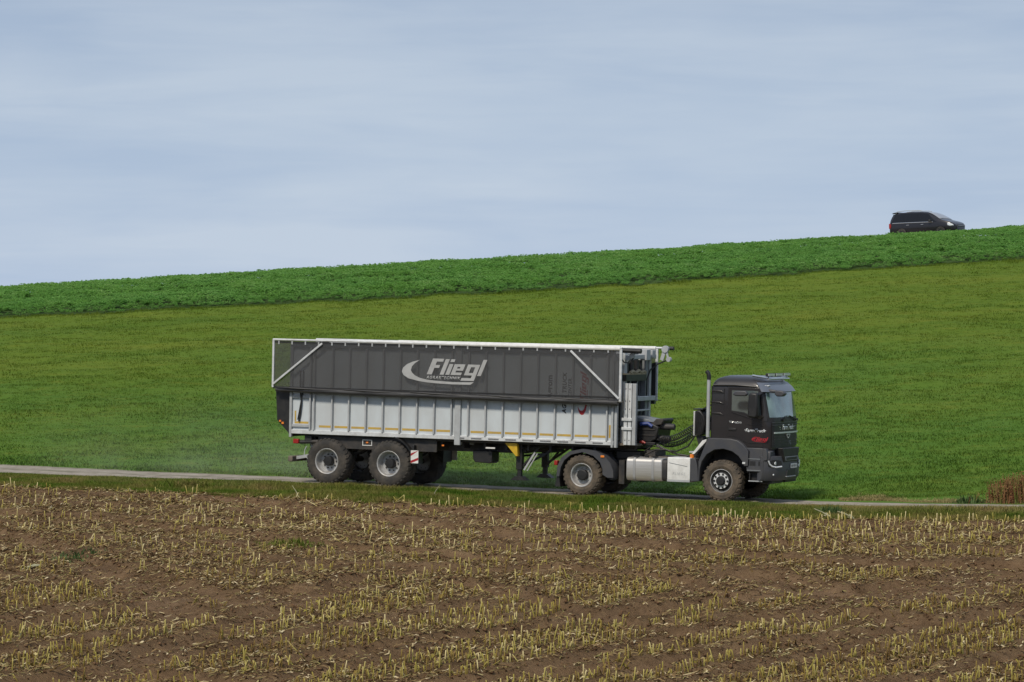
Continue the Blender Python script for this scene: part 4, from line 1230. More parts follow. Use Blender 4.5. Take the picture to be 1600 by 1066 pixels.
for y0, y1 in ((-0.65, -0.35), (-0.1, 0.2)):
    T_('diagonal_strut', 'grey', lambda b: b.strut((-3.08, y0, 2.75), (-3.08, y1, 3.16), 0.12, 0.08), parent=fwall)
T_('lower_strut', 'grey', lambda b: (b.strut((-3.08, -0.9, 1.9), (-3.08, -0.5, 2.3), 0.06, 0.06), b.strut((-3.08, 0.3, 1.9), (-3.08, 0.65, 2.3), 0.04, 0.04)), parent=fwall)
T_('dark_lower_panel', 'black', lambda b: b.box(-3.155, -3.10, -1.05, 0.62, 1.5, 2.58), parent=fwall)
T_('roll_end', 'black', lambda b: (b.tube([(-2.95, -1.2, 4.0), (-2.4, -1.2, 3.99)], 0.07, 10),))
T_('roll_end', 'black', lambda b: (b.tube([(-2.65, 1.34, 4.06), (-2.42, 1.34, 4.055)], 0.055, 10),))
T_('crank_arm', 'greylt', lambda b: (b.strut((-2.72, 1.2, 3.72), (-2.62, 1.2, 4.05), 0.10, 0.05), b.tube([(-2.62, 1.15, 4.03), (-2.62, 1.27, 4.03)], 0.10, 12), b.strut((-2.60, 1.2, 4.0), (-2.52, 1.2, 3.76), 0.05, 0.04), b.tube([(-2.50, 1.12, 3.75), (-2.50, 1.24, 3.75)], 0.07, 10)))
T_('crank_arm', 'greylt', lambda b: (b.strut((-2.9, -1.0, 3.72), (-2.62, -1.05, 3.98), 0.09, 0.05), b.tube([(-2.72, -1.0, 3.86), (-2.72, -1.1, 3.86)], 0.07, 10)))
T_('air_line', 'black', lambda b: b.tube([(-2.55, 1.1, 3.72), (-2.75, 1.0, 3.62), (-2.92, 0.85, 3.45), (-2.96, 0.72, 3.2), (-2.96, 0.70, 2.7)], 0.022, 7))
T_('air_line', 'black', lambda b: b.tube([(-2.98, -1.3, 3.85), (-2.9, -1.2, 3.68), (-2.8, -1.05, 3.66), (-2.7, -1.0, 3.8)], 0.02, 7))
T_('net_flap', 'black', lambda b: b.prism([(-3.05, 3.62), (-2.93, 3.66), (-2.93, 2.66), (-3.0, 2.66), (-3.10, 3.0)], 1.28, 1.30))
# aluminium plank pack standing at the front corner
for k, (xx, w) in enumerate(((-2.865, 0.10), (-2.745, 0.10), (-2.62, 0.11))):
    T_('stake', 'rail' if k < 2 else 'greylt', lambda b: b.box(xx - w / 2, xx + w / 2, -1.10, -1.02, 1.42, 3.10), bevel=0.008)
T_('stake_back', 'grey', lambda b: b.box(-2.92, -2.56, -1.018, -0.98, 1.42, 3.08))
for z in (1.83, 2.08):
    T_('stake_clamp', 'rail', lambda b: b.box(-2.96, -2.66, -1.14, -1.101, z, z + 0.08), bevel=0.008)
T_('bolt', 'black', lambda b: [b.tube([(xx, -1.105, z), (xx, -1.1, z)], 0.015, 6) for xx in (-2.865, -2.745) for z in (1.55, 2.4, 2.62, 2.95)])
T_('front_step', 'wood', lambda b: b.box(-3.12, -2.56, -1.0, -0.5, 1.40, 1.46))
# winch housing and folded pump cover jutting ahead
hs = T_('pump_housing', 'black', lambda b: b.prism([(-3.1, 1.52), (-2.35, 1.50), (-2.18, 1.58), (-2.10, 1.92), (-2.30, 2.02), (-3.1, 2.08)], -0.55, 0.5), bevel=0.03)
for z in (1.68, 1.84):
    T_('housing_rib', 'chassis', lambda b: b.box(-2.95, -2.2, -0.575, -0.551, z, z + 0.025), parent=hs)
T_('housing_hood', 'chassis', lambda b: (b.prism([(-2.30, 1.95), (-2.05, 1.98), (-1.98, 2.10), (-2.0, 2.16), (-2.2, 2.14), (-2.34, 2.0)], -0.5, 0.3),), parent=hs, bevel=0.02)
T_('housing_lid', 'grey', lambda b: b.prism([(-3.05, 2.16), (-2.9, 2.20), (-2.4, 2.12), (-2.3, 2.04), (-3.05, 2.06)], -0.53, 0.45), parent=hs, bevel=0.02)
for z, x1 in ((1.93, -1.72), (1.60, -1.84)):
    T_('buffer_tube', 'chassis', lambda b: b.tube([(-2.3, -0.3, z), (x1 - 0.02, -0.3, z), (x1, -0.3, z)], [0.085, 0.085, 0.075], 12), parent=hs)
T_('blue_hose', 'blue', lambda b: (b.tube([(-3.05, -0.75, 1.95), (-2.98, -0.7, 2.12), (-2.9, -0.62, 2.15)], 0.09, 8), b.tube([(-2.62, -0.58, 1.99), (-2.4, -0.58, 2.01), (-2.28, -0.57, 1.93)], 0.05, 8)))
T_('coupling_head', 'red', lambda b: (b.tube([(-2.62, -0.6, 1.50), (-2.52, -0.6, 1.49)], 0.03, 8), b.tube([(-2.56, -0.6, 1.53), (-2.46, -0.6, 1.47)], 0.025, 8)))
T_('hose_rack', 'black', lambda b: (b.box(-2.85, -2.2, -0.56, 0.4, 1.42, 1.50),), bevel=0.01)

# ================================================================== tractor truck
truck = empty('tractor_truck', frame(0))
tag(truck, 'black-brown two-axle tractor truck with grey bumper pulling the silver trailer', 'truck')
def K_(name, m, fn, parent=None, **k):
    b = MB(); fn(b)
    return b.build(name, M[m] if isinstance(m, str) else m, parent or truck, **k)
kf = {}
add_wheel(truck, (0, -1.25, 0.56), -1, 0.562, 0.42, 0.305, 'front', kf, 0)
add_wheel(truck, (0, 1.25, 0.56), 1, 0.562, 0.42, 0.305, 'front', kf, 0)
add_wheel(truck, (-4.07, -1.25, 0.56), -1, 0.567, 0.55, 0.315, 'drive', kf, 0)
add_wheel(truck, (-4.07, 1.25, 0.56), 1, 0.567, 0.55, 0.315, 'drive', kf, 0)
for x in (0, -4.07):
    K_('axle', 'chassis', lambda b: (b.tube([(x, -0.85, 0.56), (x, 0.85, 0.56)], 0.09, 10), b.lathe([(0.0, -0.2), (0.18, -0.15), (0.24, 0), (0.18, 0.15), (0, 0.2)], (x, 0.05, 0.56), 16)))
    for s in (-1, 1):
        K_('leaf_spring', 'chassis', lambda b: b.prism([(x - 0.7, 0.86), (x - 0.2, 0.68), (x + 0.2, 0.68), (x + 0.7, 0.86), (x + 0.7, 0.92), (x + 0.2, 0.76), (x - 0.2, 0.76), (x - 0.7, 0.92)], s * 0.40, s * 0.50))
K_('frame_rail', 'chassis', lambda b: [b.box(-4.85, 1.15, s * 0.38, s * 0.46, 0.80, 1.08) for s in (-1, 1)] + [b.box(xx, xx + 0.1, -0.38, 0.38, 0.85, 1.02) for xx in (-4.8, -3.2, -2.0, -0.8, 0.9)], bevel=0.008)
K_('fifth_wheel', 'chassis', lambda b: (b.prism([(-4.5, 1.18), (-3.4, 1.22), (-3.3, 1.27), (-4.1, 1.29), (-4.55, 1.2)], -0.45, 0.45), b.box(-4.1, -3.5, -0.46, 0.46, 1.06, 1.2), b.box(-3.35, -2.65, -0.5, 0.5, 1.02, 1.22)), bevel=0.015)
K_('catwalk', 'wood', lambda b: b.box(-2.5, -1.15, -0.55, 0.55, 1.085, 1.115))
K_('catwalk_edge', 'black', lambda b: (b.prism([(-1.25, 1.09), (-1.05, 1.24), (-0.62, 1.26), (-0.62, 1.09)], -0.8, 0.8),))
K_('battery_cover', 'greylt', lambda b: b.box(-1.12, -0.62, -0.75, 0.6, 1.265, 1.30))
K_('valve_block', 'chassis', lambda b: (b.box(-2.45, -2.2, -0.5, 0.3, 1.12, 1.28), b.tube([(-2.5, -0.5, 1.15), (-2.2, -0.5, 1.3), (-1.9, -0.5, 1.32), (-1.6, -0.45, 1.2), (-1.2, -0.4, 1.15)], 0.022, 6), b.tube([(-2.6, -0.45, 1.2), (-2.3, -0.5, 1.4), (-2.0, -0.5, 1.35), (-2.2, -0.5, 1.22)], 0.018, 6)))
# rear fenders
for s in (-1, 1):
    def rf(b):
        outer = [(-4.80, 0.50), (-4.78, 0.78), (-4.66, 1.02), (-4.42, 1.20), (-4.05, 1.275), (-3.68, 1.24), (-3.40, 1.12), (-3.22, 0.92), (-3.13, 0.72), (-3.12, 0.52)]
        inner = [(-3.30, 0.52), (-3.44, 0.60), (-3.44, 0.74), (-3.52, 0.93), (-3.72, 1.10), (-4.05, 1.19), (-4.38, 1.11), (-4.58, 0.95), (-4.68, 0.75), (-4.72, 0.50)]
        n = len(outer); oy, iy = s * 1.26, s * 0.66
        vs = [(x, oy, z) for x, z in outer] + [(x, oy, z) for x, z in inner[::-1]] + [(x, iy, z) for x, z in outer] + [(x, iy, z) for x, z in inner[::-1]]
        fs = []
        for i in range(n - 1):
            fs += [(i, i + 1, n + i + 1, n + i), (2 * n + i, 3 * n + i, 3 * n + i + 1, 2 * n + i + 1), (i, 2 * n + i, 2 * n + i + 1, i + 1), (n + i, n + i + 1, 3 * n + i + 1, 3 * n + i)]
        fs += [(0, n, 3 * n, 2 * n), (n - 1, 3 * n - 1, 4 * n - 1, 2 * n - 1)]
        b.put(vs, fs)
    g = K_('rear_fender', 'greyplast', rf, fixn=True, smooth=40)
    K_('splash_flap', 'black', lambda b: b.prism([(-4.80, 0.52), (-4.74, 0.52), (-4.70, 0.22), (-4.86, 0.22)], s * 1.22, s * 0.7), parent=g)
    K_('fender_stay', 'chassis', lambda b: (b.box(-3.06, -2.90, s * 1.0, s * 0.5, 0.35, 1.0),), parent=g)
    K_('rear_lamp', 'red', lambda b: (b.box(-4.90, -4.80, s * 1.22, s * 1.05, 0.80, 0.93),), bevel=0.015)
    K_('side_lamp', 'amber', lambda b: (b.box(-3.50, -3.39, s * 1.285, s * 1.262, 1.06, 1.12),), bevel=0.01)
# fuel tank with straps
def rounded(x0, x1, y0, y1, z0, z1, r=0.1):
    def f(b):
        p = []
        for (cy, cz, a0) in ((y1 - r, z1 - r, 0), (y0 + r, z1 - r, 90), (y0 + r, z0 + r, 180), (y1 - r, z0 + r, 270)):
            for q in range(4):
                a = R(a0 + 30 * q); p.append((cy + r * math.cos(a), cz + r * math.sin(a)))
        b.prismx(p, x0, x1)
    return f
tank = K_('fuel_tank', 'tank', rounded(-2.76, -1.72, -1.24, -0.62, 0.47, 1.10, 0.12), bevel=0.03)
K_('tank_end', 'chassis', rounded(-1.72, -1.57, -1.23, -0.63, 0.48, 1.09, 0.12), parent=tank, bevel=0.02)
for x in (-2.52, -1.98):
    K_('tank_strap', 'strap', rounded(x - 0.035, x + 0.035, -1.255, -0.61, 0.455, 1.115, 0.12), parent=tank)
    K_('strap_buckle', 'black', lambda b: b.box(x - 0.07, x + 0.07, -1.2, -1.0, 1.116, 1.14), parent=tank)
K_('tank_filler', 'black', lambda b: b.tube([(-2.25, -1.0, 1.09), (-2.25, -1.0, 1.16)], 0.06, 12), parent=tank)
K_('tank_bracket', 'chassis', lambda b: (b.box(-2.4, -2.2, -0.7, -0.44, 0.6, 1.0), b.box(-2.0, -1.8, -0.7, -0.44, 0.6, 1.0)), parent=tank)
K_('far_tank', 'black', rounded(-2.76, -0.9, 0.62, 1.2, 0.5, 1.05, 0.1), bevel=0.03)
sb = K_('side_box', 'white', rounded(-1.555, -0.90, -1.25, -0.62, 0.48, 1.14, 0.03), bevel=0.012)
K_('pressed_line', 'grey', lambda b: b.prism([(-1.50, 0.985), (-0.98, 0.90), (-0.98, 0.915), (-1.50, 1.0)], -1.254, -1.25), parent=sb)
K_('panel_foot', 'greylt', lambda b: b.box(-1.555, -0.90, -1.252, -1.2, 0.485, 0.54), parent=sb)
text_mesh('FLIEGL', 0.10, lambda u, v: (-1.22 + u, -1.252, 0.70 + v), 0, 'embossed_lettering', 'greylt', sb, shear=0.3, spacing=1.3)
K_('battery_box', 'greyplast', lambda b: b.prism([(-0.895, 0.50), (-0.895, 1.13), (-0.76, 1.14), (-0.70, 0.95), (-0.64, 0.52)], -1.24, -0.6), bevel=0.02)
K_('orange_beacon', 'amber', lambda b: (b.tube([(-0.92, -1.05, 1.14), (-0.92, -1.05, 1.24)], 0.06, 10),))

# ---- cab shell: horizontal rounded rings lofted upward
HW = 1.12
def ring(z):
    """half width, rear x, front x, nose bulge, front corner radius at height z"""
    t = np.interp
    hw = t(z, [1.1, 2.3, 2.95, 3.12, 3.22, 3.30, 3.36, 3.395], [1.12, 1.12, 1.11, 1.09, 1.04, 0.96, 0.82, 0.60])
    xb = t(z, [1.1, 3.0, 3.20, 3.32, 3.395], [-0.39, -0.39, -0.36, -0.26, -0.05])
    xf = t(z, [1.1, 1.5, 2.25, 3.0, 3.15, 3.28, 3.36, 3.395], [1.30, 1.34, 1.34, 1.19, 1.12, 1.02, 0.90, 0.70])
    return hw, xb, xf
NS = 14
def ring_pts(z, off=0.0):
    hw, xb, xf = ring(z)
    hw += off; xb -= off; xf += off
    rc = min(0.26, hw * 0.4); rb = 0.08; bulge = 0.07
    p = []
    for q in range(4):                      # rear near corner
        a = R(180 + 90 * q / 3); p.append((xb + rb + rb * math.cos(a), -hw + rb + rb * math.sin(a)))
    for q in range(1, NS): p.append((xb + rb + (xf - rc - xb - rb) * q / NS, -hw))
    for q in range(7):                      # front near corner
        a = R(270 + 90 * q / 6); p.append((xf - rc + rc * math.cos(a), -hw + rc + rc * math.sin(a)))
    for q in range(1, NS):
        y = (-hw + rc) + 2 * (hw - rc) * q / NS
        p.append((xf, y))
    for q in range(7):
        a = R(90 * q / 6); p.append((xf - rc + rc * math.cos(a), hw - rc + rc * math.sin(a)))
    for q in range(1, NS): p.append((xf - rc + (xb + rb - xf + rc) * q / NS, hw))
    for q in range(4):
        a = R(90 + 90 * q / 3); p.append((xb + rb + rb * math.cos(a), hw - rb + rb * math.sin(a)))
    # nose bulge
    return [(x + bulge * max(0, 1 - (y / hw) ** 2) * max(0, min(1, (x - 0.9) / 0.3)), y, z) for x, y in p]
def loft(b, rings, cap_top=True, cap_bot=True):
    n = len(rings[0]); v = [p for r in rings for p in r]; f = []
    for i in range(len(rings) - 1):
        for k in range(n):
            a, c = i * n + k, i * n + (k + 1) % n
            f.append((a, c, c + n, a + n))
    if cap_bot: f.append(tuple(range(n - 1, -1, -1)))
    if cap_top: f.append(tuple(range((len(rings) - 1) * n, len(rings) * n)))
    b.put(v, f)
zs = [1.44, 1.6, 1.9, 2.2, 2.4, 2.7, 2.95, 3.05, 3.12, 3.17, 3.22, 3.26, 3.30, 3.33, 3.36, 3.38, 3.395]
cab = K_('cab', 'paint', lambda b: loft(b, [ring_pts(z) for z in zs]), smooth=50)
def patch(b, z0, z1, i0, i1, off, nz=8, thick=0.012, zlow=None):
    """a shell piece lying on the cab skin between ring stations i0..i1"""
    rows = []
    for q in range(nz + 1):
        z = z0 + (z1 - z0) * q / nz
        rows.append(ring_pts(z, off)[i0:i1 + 1])
    inn = []
    for q in range(nz + 1):
        z = z0 + (z1 - z0) * q / nz
        inn.append(ring_pts(z, off - thick)[i0:i1 + 1])
    m = i1 - i0 + 1; k = (nz + 1) * m
    v = [p for r in rows for p in r] + [p for r in inn for p in r]; f = []
    for q in range(nz):
        for j in range(m - 1):
            a = q * m + j
            f.append((a, a + 1, a + m + 1, a + m)); f.append((k + a, k + a + m, k + a + m + 1, k + a + 1))
    for j in range(m - 1):
        f.append((j, k + j, k + j + 1, j + 1)); a = nz * m + j; f.append((a, a + 1, k + a + 1, k + a))
    for q in range(nz):
        a = q * m; f.append((a, a + m, k + a + m, k + a)); a = q * m + m - 1; f.append((a, k + a, k + a + m, a + m))
    b.put(v, f)
I_F0 = 4 + NS - 1          # first station of the near front corner
# windscreen, black lower glass edge, grille panel
K_('windscreen_surround', 'black', lambda b: patch(b, 2.18, 3.02, I_F0 + 2, I_F0 + 7 + NS - 1 + 4, 0.004), parent=cab, fixn=True)
K_('windscreen', 'wind', lambda b: patch(b, 2.30, 2.98, I_F0 + 3, I_F0 + 7 + NS - 1 + 3, 0.010), parent=cab, fixn=True)
K_('a_pillar', 'paint', lambda b: patch(b, 2.2, 3.05, I_F0, I_F0 + 2, 0.012), parent=cab, fixn=True)
gr = K_('grille_panel', 'black', lambda b: patch(b, 1.50, 2.16, I_F0 + 4, I_F0 + 7 + NS - 1 + 2, 0.014), parent=None, fixn=True)
for z in (2.085, 2.145):
    K_('grille_slat', 'greyplast', lambda b: patch(b, z, z + 0.022, I_F0 + 4, I_F0 + 7 + NS - 1 + 2, 0.03, nz=1, thick=0.03), parent=gr, fixn=True)
for z in (1.55, 1.62, 1.69, 1.76):
    K_('grille_slat', 'chassis', lambda b: patch(b, z, z + 0.03, I_F0 + 5, I_F0 + 7 + NS - 1 + 1, 0.026, nz=1, thick=0.024), parent=gr, fixn=True)
K_('chrome_bar', 'lamp', lambda b: patch(b, 1.865, 1.905, I_F0 + 5, I_F0 + 7 + NS - 1 + 1, 0.035, nz=1, thick=0.03), parent=gr, fixn=True)
XF = 1.34 + 0.07 + 0.02
K_('badge', 'lamp', lambda b: (b.prismx([(-0.16, 1.84), (0.16, 1.84), (0.05, 1.74), (0, 1.72), (-0.05, 1.74)], XF, XF + 0.025),), parent=gr)
K_('badge_centre', 'black', lambda b: (b.prismx([(-0.10, 1.825), (0.10, 1.825), (0.03, 1.76), (-0.03, 1.76)], XF + 0.025, XF + 0.03),), parent=gr)
text_mesh('FarmTruck', 0.20, lambda u, v: (XF + 0.012 - 0.06 * (u / 1.0) ** 2, u, 2.02 + v), 0, 'front_lettering', 'lamp', gr, shear=0.25, offset=0.02)
K_('lettering_wing', 'lamp', lambda b: [b.prismx([(s * 0.52, 2.03), (s * 0.72, 2.055), (s * 0.52, 2.015)], XF - 0.03, XF - 0.02) for s in (-1, 1)] + [b.prismx([(s * 0.5, 1.985), (s * 0.62, 1.98), (s * 0.5, 1.97)], XF - 0.03, XF - 0.02) for s in (-1, 1)], parent=gr)
text_mesh('FG', 0.17, lambda u, v: (XF + 0.008, 0.18 + u, 1.60 + v), 0, 'front_lettering', 'grey', gr)
for s in (-1, 1):
    K_('wiper', 'black', lambda b: (b.strut((1.44, 0.15 + s * 0.5, 2.22), (1.43, 0.0 + s * 0.12, 2.33), 0.03, 0.02), b.box(1.42, 1.46, 0.1 + s * 0.5, 0.28 + s * 0.5, 2.19, 2.25)))
# sun visor
def visor(b):
    rows = []
    for q, (z, off) in enumerate(((3.23, 0.025), (3.12, 0.055), (2.985, 0.085))):
        r = ring_pts(z, off)[I_F0 + 1:I_F0 + 7 + NS - 1 + 6]
        rows.append(r)
    m = len(rows[0]); v = [p for r in rows for p in r]; k = len(v)
    v += [(x - 0.015, y, z - 0.004) for x, y, z in v]; f = []
    for q in range(2):
        for j in range(m - 1):
            a = q * m + j; f.append((a, a + 1, a + m + 1, a + m)); f.append((k + a, k + a + m, k + a + m + 1, k + a + 1))
    for j in range(m - 1):
        f.append((j, k + j, k + j + 1, j + 1)); a = 2 * m + j; f.append((a, a + 1, k + a + 1, k + a))
    b.put(v, f)
K_('sun_visor', 'visor', visor, fixn=True, smooth=60)
K_('visor_lamp', 'lamp', lambda b: b.box(1.15, 1.21, -0.98, -0.86, 3.13, 3.16), bevel=0.008)
# roof bar and led lamps
K_('roof_bar', 'chrome', lambda b: (b.tube([(0.72, -0.92, 3.41), (0.88, -0.95, 3.39), (1.08, -0.85, 3.36), (1.12, -0.5, 3.36), (1.12, 0.5, 3.36), (1.08, 0.85, 3.36), (0.8, 0.95, 3.39)], 0.03, 8), b.tube([(1.14, -0.85, 3.32), (1.16, 0, 3.33), (1.14, 0.85, 3.32)], 0.025, 8)))
for y in (-0.62, 0.02, 0.66):
    g = K_('roof_lamp', 'black', lambda b: b.box(1.07, 1.15, y - 0.27, y + 0.27, 3.40, 3.475), bevel=0.015)
    K_('lamp_lens', 'lamp', lambda b: b.box(1.1505, 1.160, y - 0.26, y + 0.26, 3.408, 3.468), parent=g)
K_('roof_lamp_bracket', 'chassis', lambda b: [b.box(1.09, 1.12, y - 0.02, y + 0.02, 3.34, 3.396) for y in (-0.75, -0.45, 0, 0.3, 0.75)])
# doors with window, mirror, handle
dpoly = [(0.11, 1.50), (0.11, 2.46), (0.14, 3.06), (1.10, 3.06), (1.19, 2.5), (1.215, 2.2), (1.215, 1.50), (0.62, 1.50), (0.50, 1.62), (0.32, 1.72), (0.14, 1.76)]
dpoly = [(0.11, 1.76), (0.11, 3.08), (1.02, 3.08), (1.10, 2.6), (1.13, 2.25), (1.13, 1.50), (0.72, 1.50), (0.60, 1.62), (0.42, 1.72), (0.25, 1.76)]
wpoly = [(0.22, 2.46), (0.22, 3.00), (0.96, 3.00), (1.03, 2.6), (1.06, 2.26), (0.92, 2.28), (0.58, 2.42)]
for s in (-1, 1):
    y = lambda a: s * (HW + a)
    K_('door_gap', 'black', lambda b: b.prism([(px + (0.014 if px > 0.6 else -0.014), pz + (0.014 if pz > 2.3 else -0.014)) for px, pz in dpoly], y(0.0015), y(-0.02)), parent=cab)
    dr = K_('door', 'paint', lambda b: b.prism(dpoly, y(0.010), y(-0.03)), bevel=0.006)
    K_('window_frame', 'black', lambda b: b.prism([(px + (0.025 if px > 0.6 else -0.025), pz + (0.02 if pz > 2.7 else -0.025)) for px, pz in wpoly], y(0.0125), y(0.0)), parent=dr)
    K_('window', 'glass', lambda b: b.prism(wpoly, y(0.0155), y(0.005)), parent=dr)
    K_('door_handle', 'black', lambda b: (b.box(0.14, 0.36, y(0.035), y(0.011), 1.92, 1.99),), parent=dr, bevel=0.01)
    for p, q, cw, chh in (((0.55, y(0.012), 1.66), (0.72, y(0.014), 1.605), 0.012, 0.02), ((0.722, y(0.014), 1.605), (1.12, y(0.014), 1.60), 0.012, 0.02), ((0.64, y(0.014), 2.10), (1.12, y(0.014), 2.08), 0.012, 0.02), ((0.22, y(0.014), 2.42), (1.1, y(0.018), 2.17), 0.02, 0.03)):
        K_('door_crease', 'paint', lambda b: b.strut(p, q, cw, chh), parent=dr)
    for z in (3.00, 2.70, 2.40):
        K_('side_louvre', 'paint', lambda b: (b.prism([(-0.36, z), (-0.10, z - 0.01), (0.0, z - 0.075), (-0.12, z - 0.06), (-0.36, z - 0.05)], y(0.022), y(-0.02)),), parent=cab, bevel=0.012)
        K_('louvre_slot', 'black', lambda b: (b.prism([(-0.34, z - 0.055), (-0.12, z - 0.066), (-0.02, z - 0.085), (-0.12, z - 0.10), (-0.34, z - 0.09)], y(0.004), y(-0.02)),), parent=cab)
    K_('rear_seam', 'black', lambda b: (b.box(-0.02, -0.005, y(0.003), y(-0.01), 2.45, 3.05), b.box(-0.36, 0.09, y(0.003), y(-0.01), 2.0, 2.012)), parent=cab)
    K_('roof_rail', 'paint', lambda b: b.tube([(-0.33, y(-0.008), 3.13), (0.3, y(-0.006), 3.145), (0.9, y(-0.01), 3.12), (1.05, y(-0.03), 3.05)], 0.026, 8), parent=cab)
    mr = K_('door_mirror', 'black', lambda b: (b.prism([(0.78, 2.30), (0.80, 2.90), (0.86, 2.97), (1.06, 2.95), (1.08, 2.35), (1.02, 2.27)], y(0.14), y(0.36)),), bevel=0.05)
    K_('mirror_arm', 'paint', lambda b: (b.strut((1.0, y(0.2), 2.9), (1.10, y(-0.02), 2.98), 0.06, 0.05), b.strut((1.0, y(0.2), 2.36), (1.12, y(-0.02), 2.30), 0.05, 0.05)), parent=mr)
    K_('wide_mirror', 'greyplast', lambda b: b.prism([(0.36, 2.90), (0.42, 2.99), (0.72, 3.01), (0.80, 2.93), (0.72, 2.86), (0.44, 2.86)], y(0.25), y(0.38)), parent=mr, bevel=0.03)
    K_('fender_arch', 'greyplast', lambda b: b.prism([(-0.66, 0.52), (-0.66, 1.05), (-0.55, 1.34), (-0.44, 1.60), (-0.40, 1.70), (0.22, 1.70), (0.44, 1.66), (0.62, 1.55), (0.76, 1.38), (0.76, 0.98), (0.645, 0.98), (0.59, 1.10), (0.48, 1.24), (0.30, 1.36), (0.05, 1.42), (-0.20, 1.39), (-0.42, 1.26), (-0.56, 1.06), (-0.615, 0.86), (-0.625, 0.52)], y(0.14), y(-0.35)), bevel=0.015)
    K_('arch_liner', 'black', lambda b: b.prism([(-0.62, 0.75), (-0.55, 1.06), (-0.40, 1.27), (-0.2, 1.40), (0.05, 1.43), (0.3, 1.37), (0.48, 1.25), (0.62, 1.06), (0.645, 0.95), (0.645, 1.45), (-0.62, 1.45)], y(-0.36), y(-0.42)))
    st = K_('step_panel', 'greyplast', lambda b: (b.prism([(0.665, 1.47), (1.16, 1.47), (1.16, 0.83), (0.72, 0.83), (0.69, 0.97), (0.775, 0.99), (0.775, 1.38)], y(0.10), y(-0.3)),), bevel=0.015)
    K_('step_well', 'black', lambda b: (b.box(0.80, 0.96, y(0.103), y(0.0), 1.0, 1.12), b.box(1.04, 1.13, y(0.103), y(0.0), 1.0, 1.12)), parent=st)
    K_('step_tread', 'grey', lambda b: (b.box(0.76, 1.14, y(0.112), y(0.0), 1.17, 1.19), b.box(0.72, 1.14, y(0.112), y(0.0), 0.86, 0.885)), parent=st)
    K_('lower_step', 'black', lambda b: (b.box(0.76, 1.15, y(0.08), y(-0.15), 0.56, 0.60), b.box(0.77, 0.80, y(0.06), y(0.0), 0.6, 0.84), b.box(1.10, 1.14, y(0.06), y(0.0), 0.6, 0.84), b.box(0.8, 1.1, y(-0.05), y(-0.1), 0.6, 0.84)), parent=st)
    K_('step_edge', 'greylt', lambda b: b.box(0.76, 1.15, y(0.083), y(0.08), 0.575, 0.60), parent=st)
    K_('marker_lamp', 'lamp', lambda b: b.box(0.60, 0.68, y(0.145), y(0.141), 1.04, 1.09))
# print on the near door
dn = [o for o in truck.children if o.name.startswith('door') and not o.name.startswith('door_')][0]
text_mesh('FarmTruck', 0.125, lambda u, v: (0.90 + u, -HW - 0.0115, 1.935 + v), 0, 'door_lettering', 'lamp', dn, shear=0.2, offset=0.025)
K_('door_wing', 'lamp', lambda b: (b.prism([(0.58, 1.952), (0.655, 1.955), (0.67, 1.915)], -HW - 0.0115, -HW - 0.0102), b.prism([(1.22, 1.945), (1.15, 1.955), (1.14, 1.915)], -HW - 0.0115, -HW - 0.0102)), parent=dn)
K_('door_red_logo', 'redpaint', lambda b: (fliegl(b, lambda u, v: (0.83 + u * 0.40 / 750, 1.665 + v * 0.105 / 220), -HW - 0.0125, -HW - 0.0102), b.prism([(0.80 + (px + 9.503) * 0.19, 1.66 + (pz - 2.94) * 0.20 - 0.025) for px, pz in logo_pts], -HW - 0.0125, -HW - 0.0102)), parent=dn, smooth=0)
text_mesh('18.510', 0.075, lambda u, v: (0.40 + u, -HW - 0.0115, 2.135 + v), 0, 'door_lettering', 'lamp', dn, offset=0.01, spacing=1.05)
text_mesh('TGS', 0.075, lambda u, v: (0.215 + u, -HW - 0.0115, 2.145 + v), 0, 'door_lettering', 'lamp', dn, offset=0.01)
K_('corner_mirror', 'greyplast', lambda b: (b.strut((1.16, -1.0, 3.02), (1.46, -0.98, 2.99), 0.09, 0.09), b.prism([(1.40, 2.93), (1.42, 3.03), (1.62, 3.03), (1.70, 2.95), (1.62, 2.87), (1.46, 2.87)], -1.08, -0.86)), bevel=0.03)
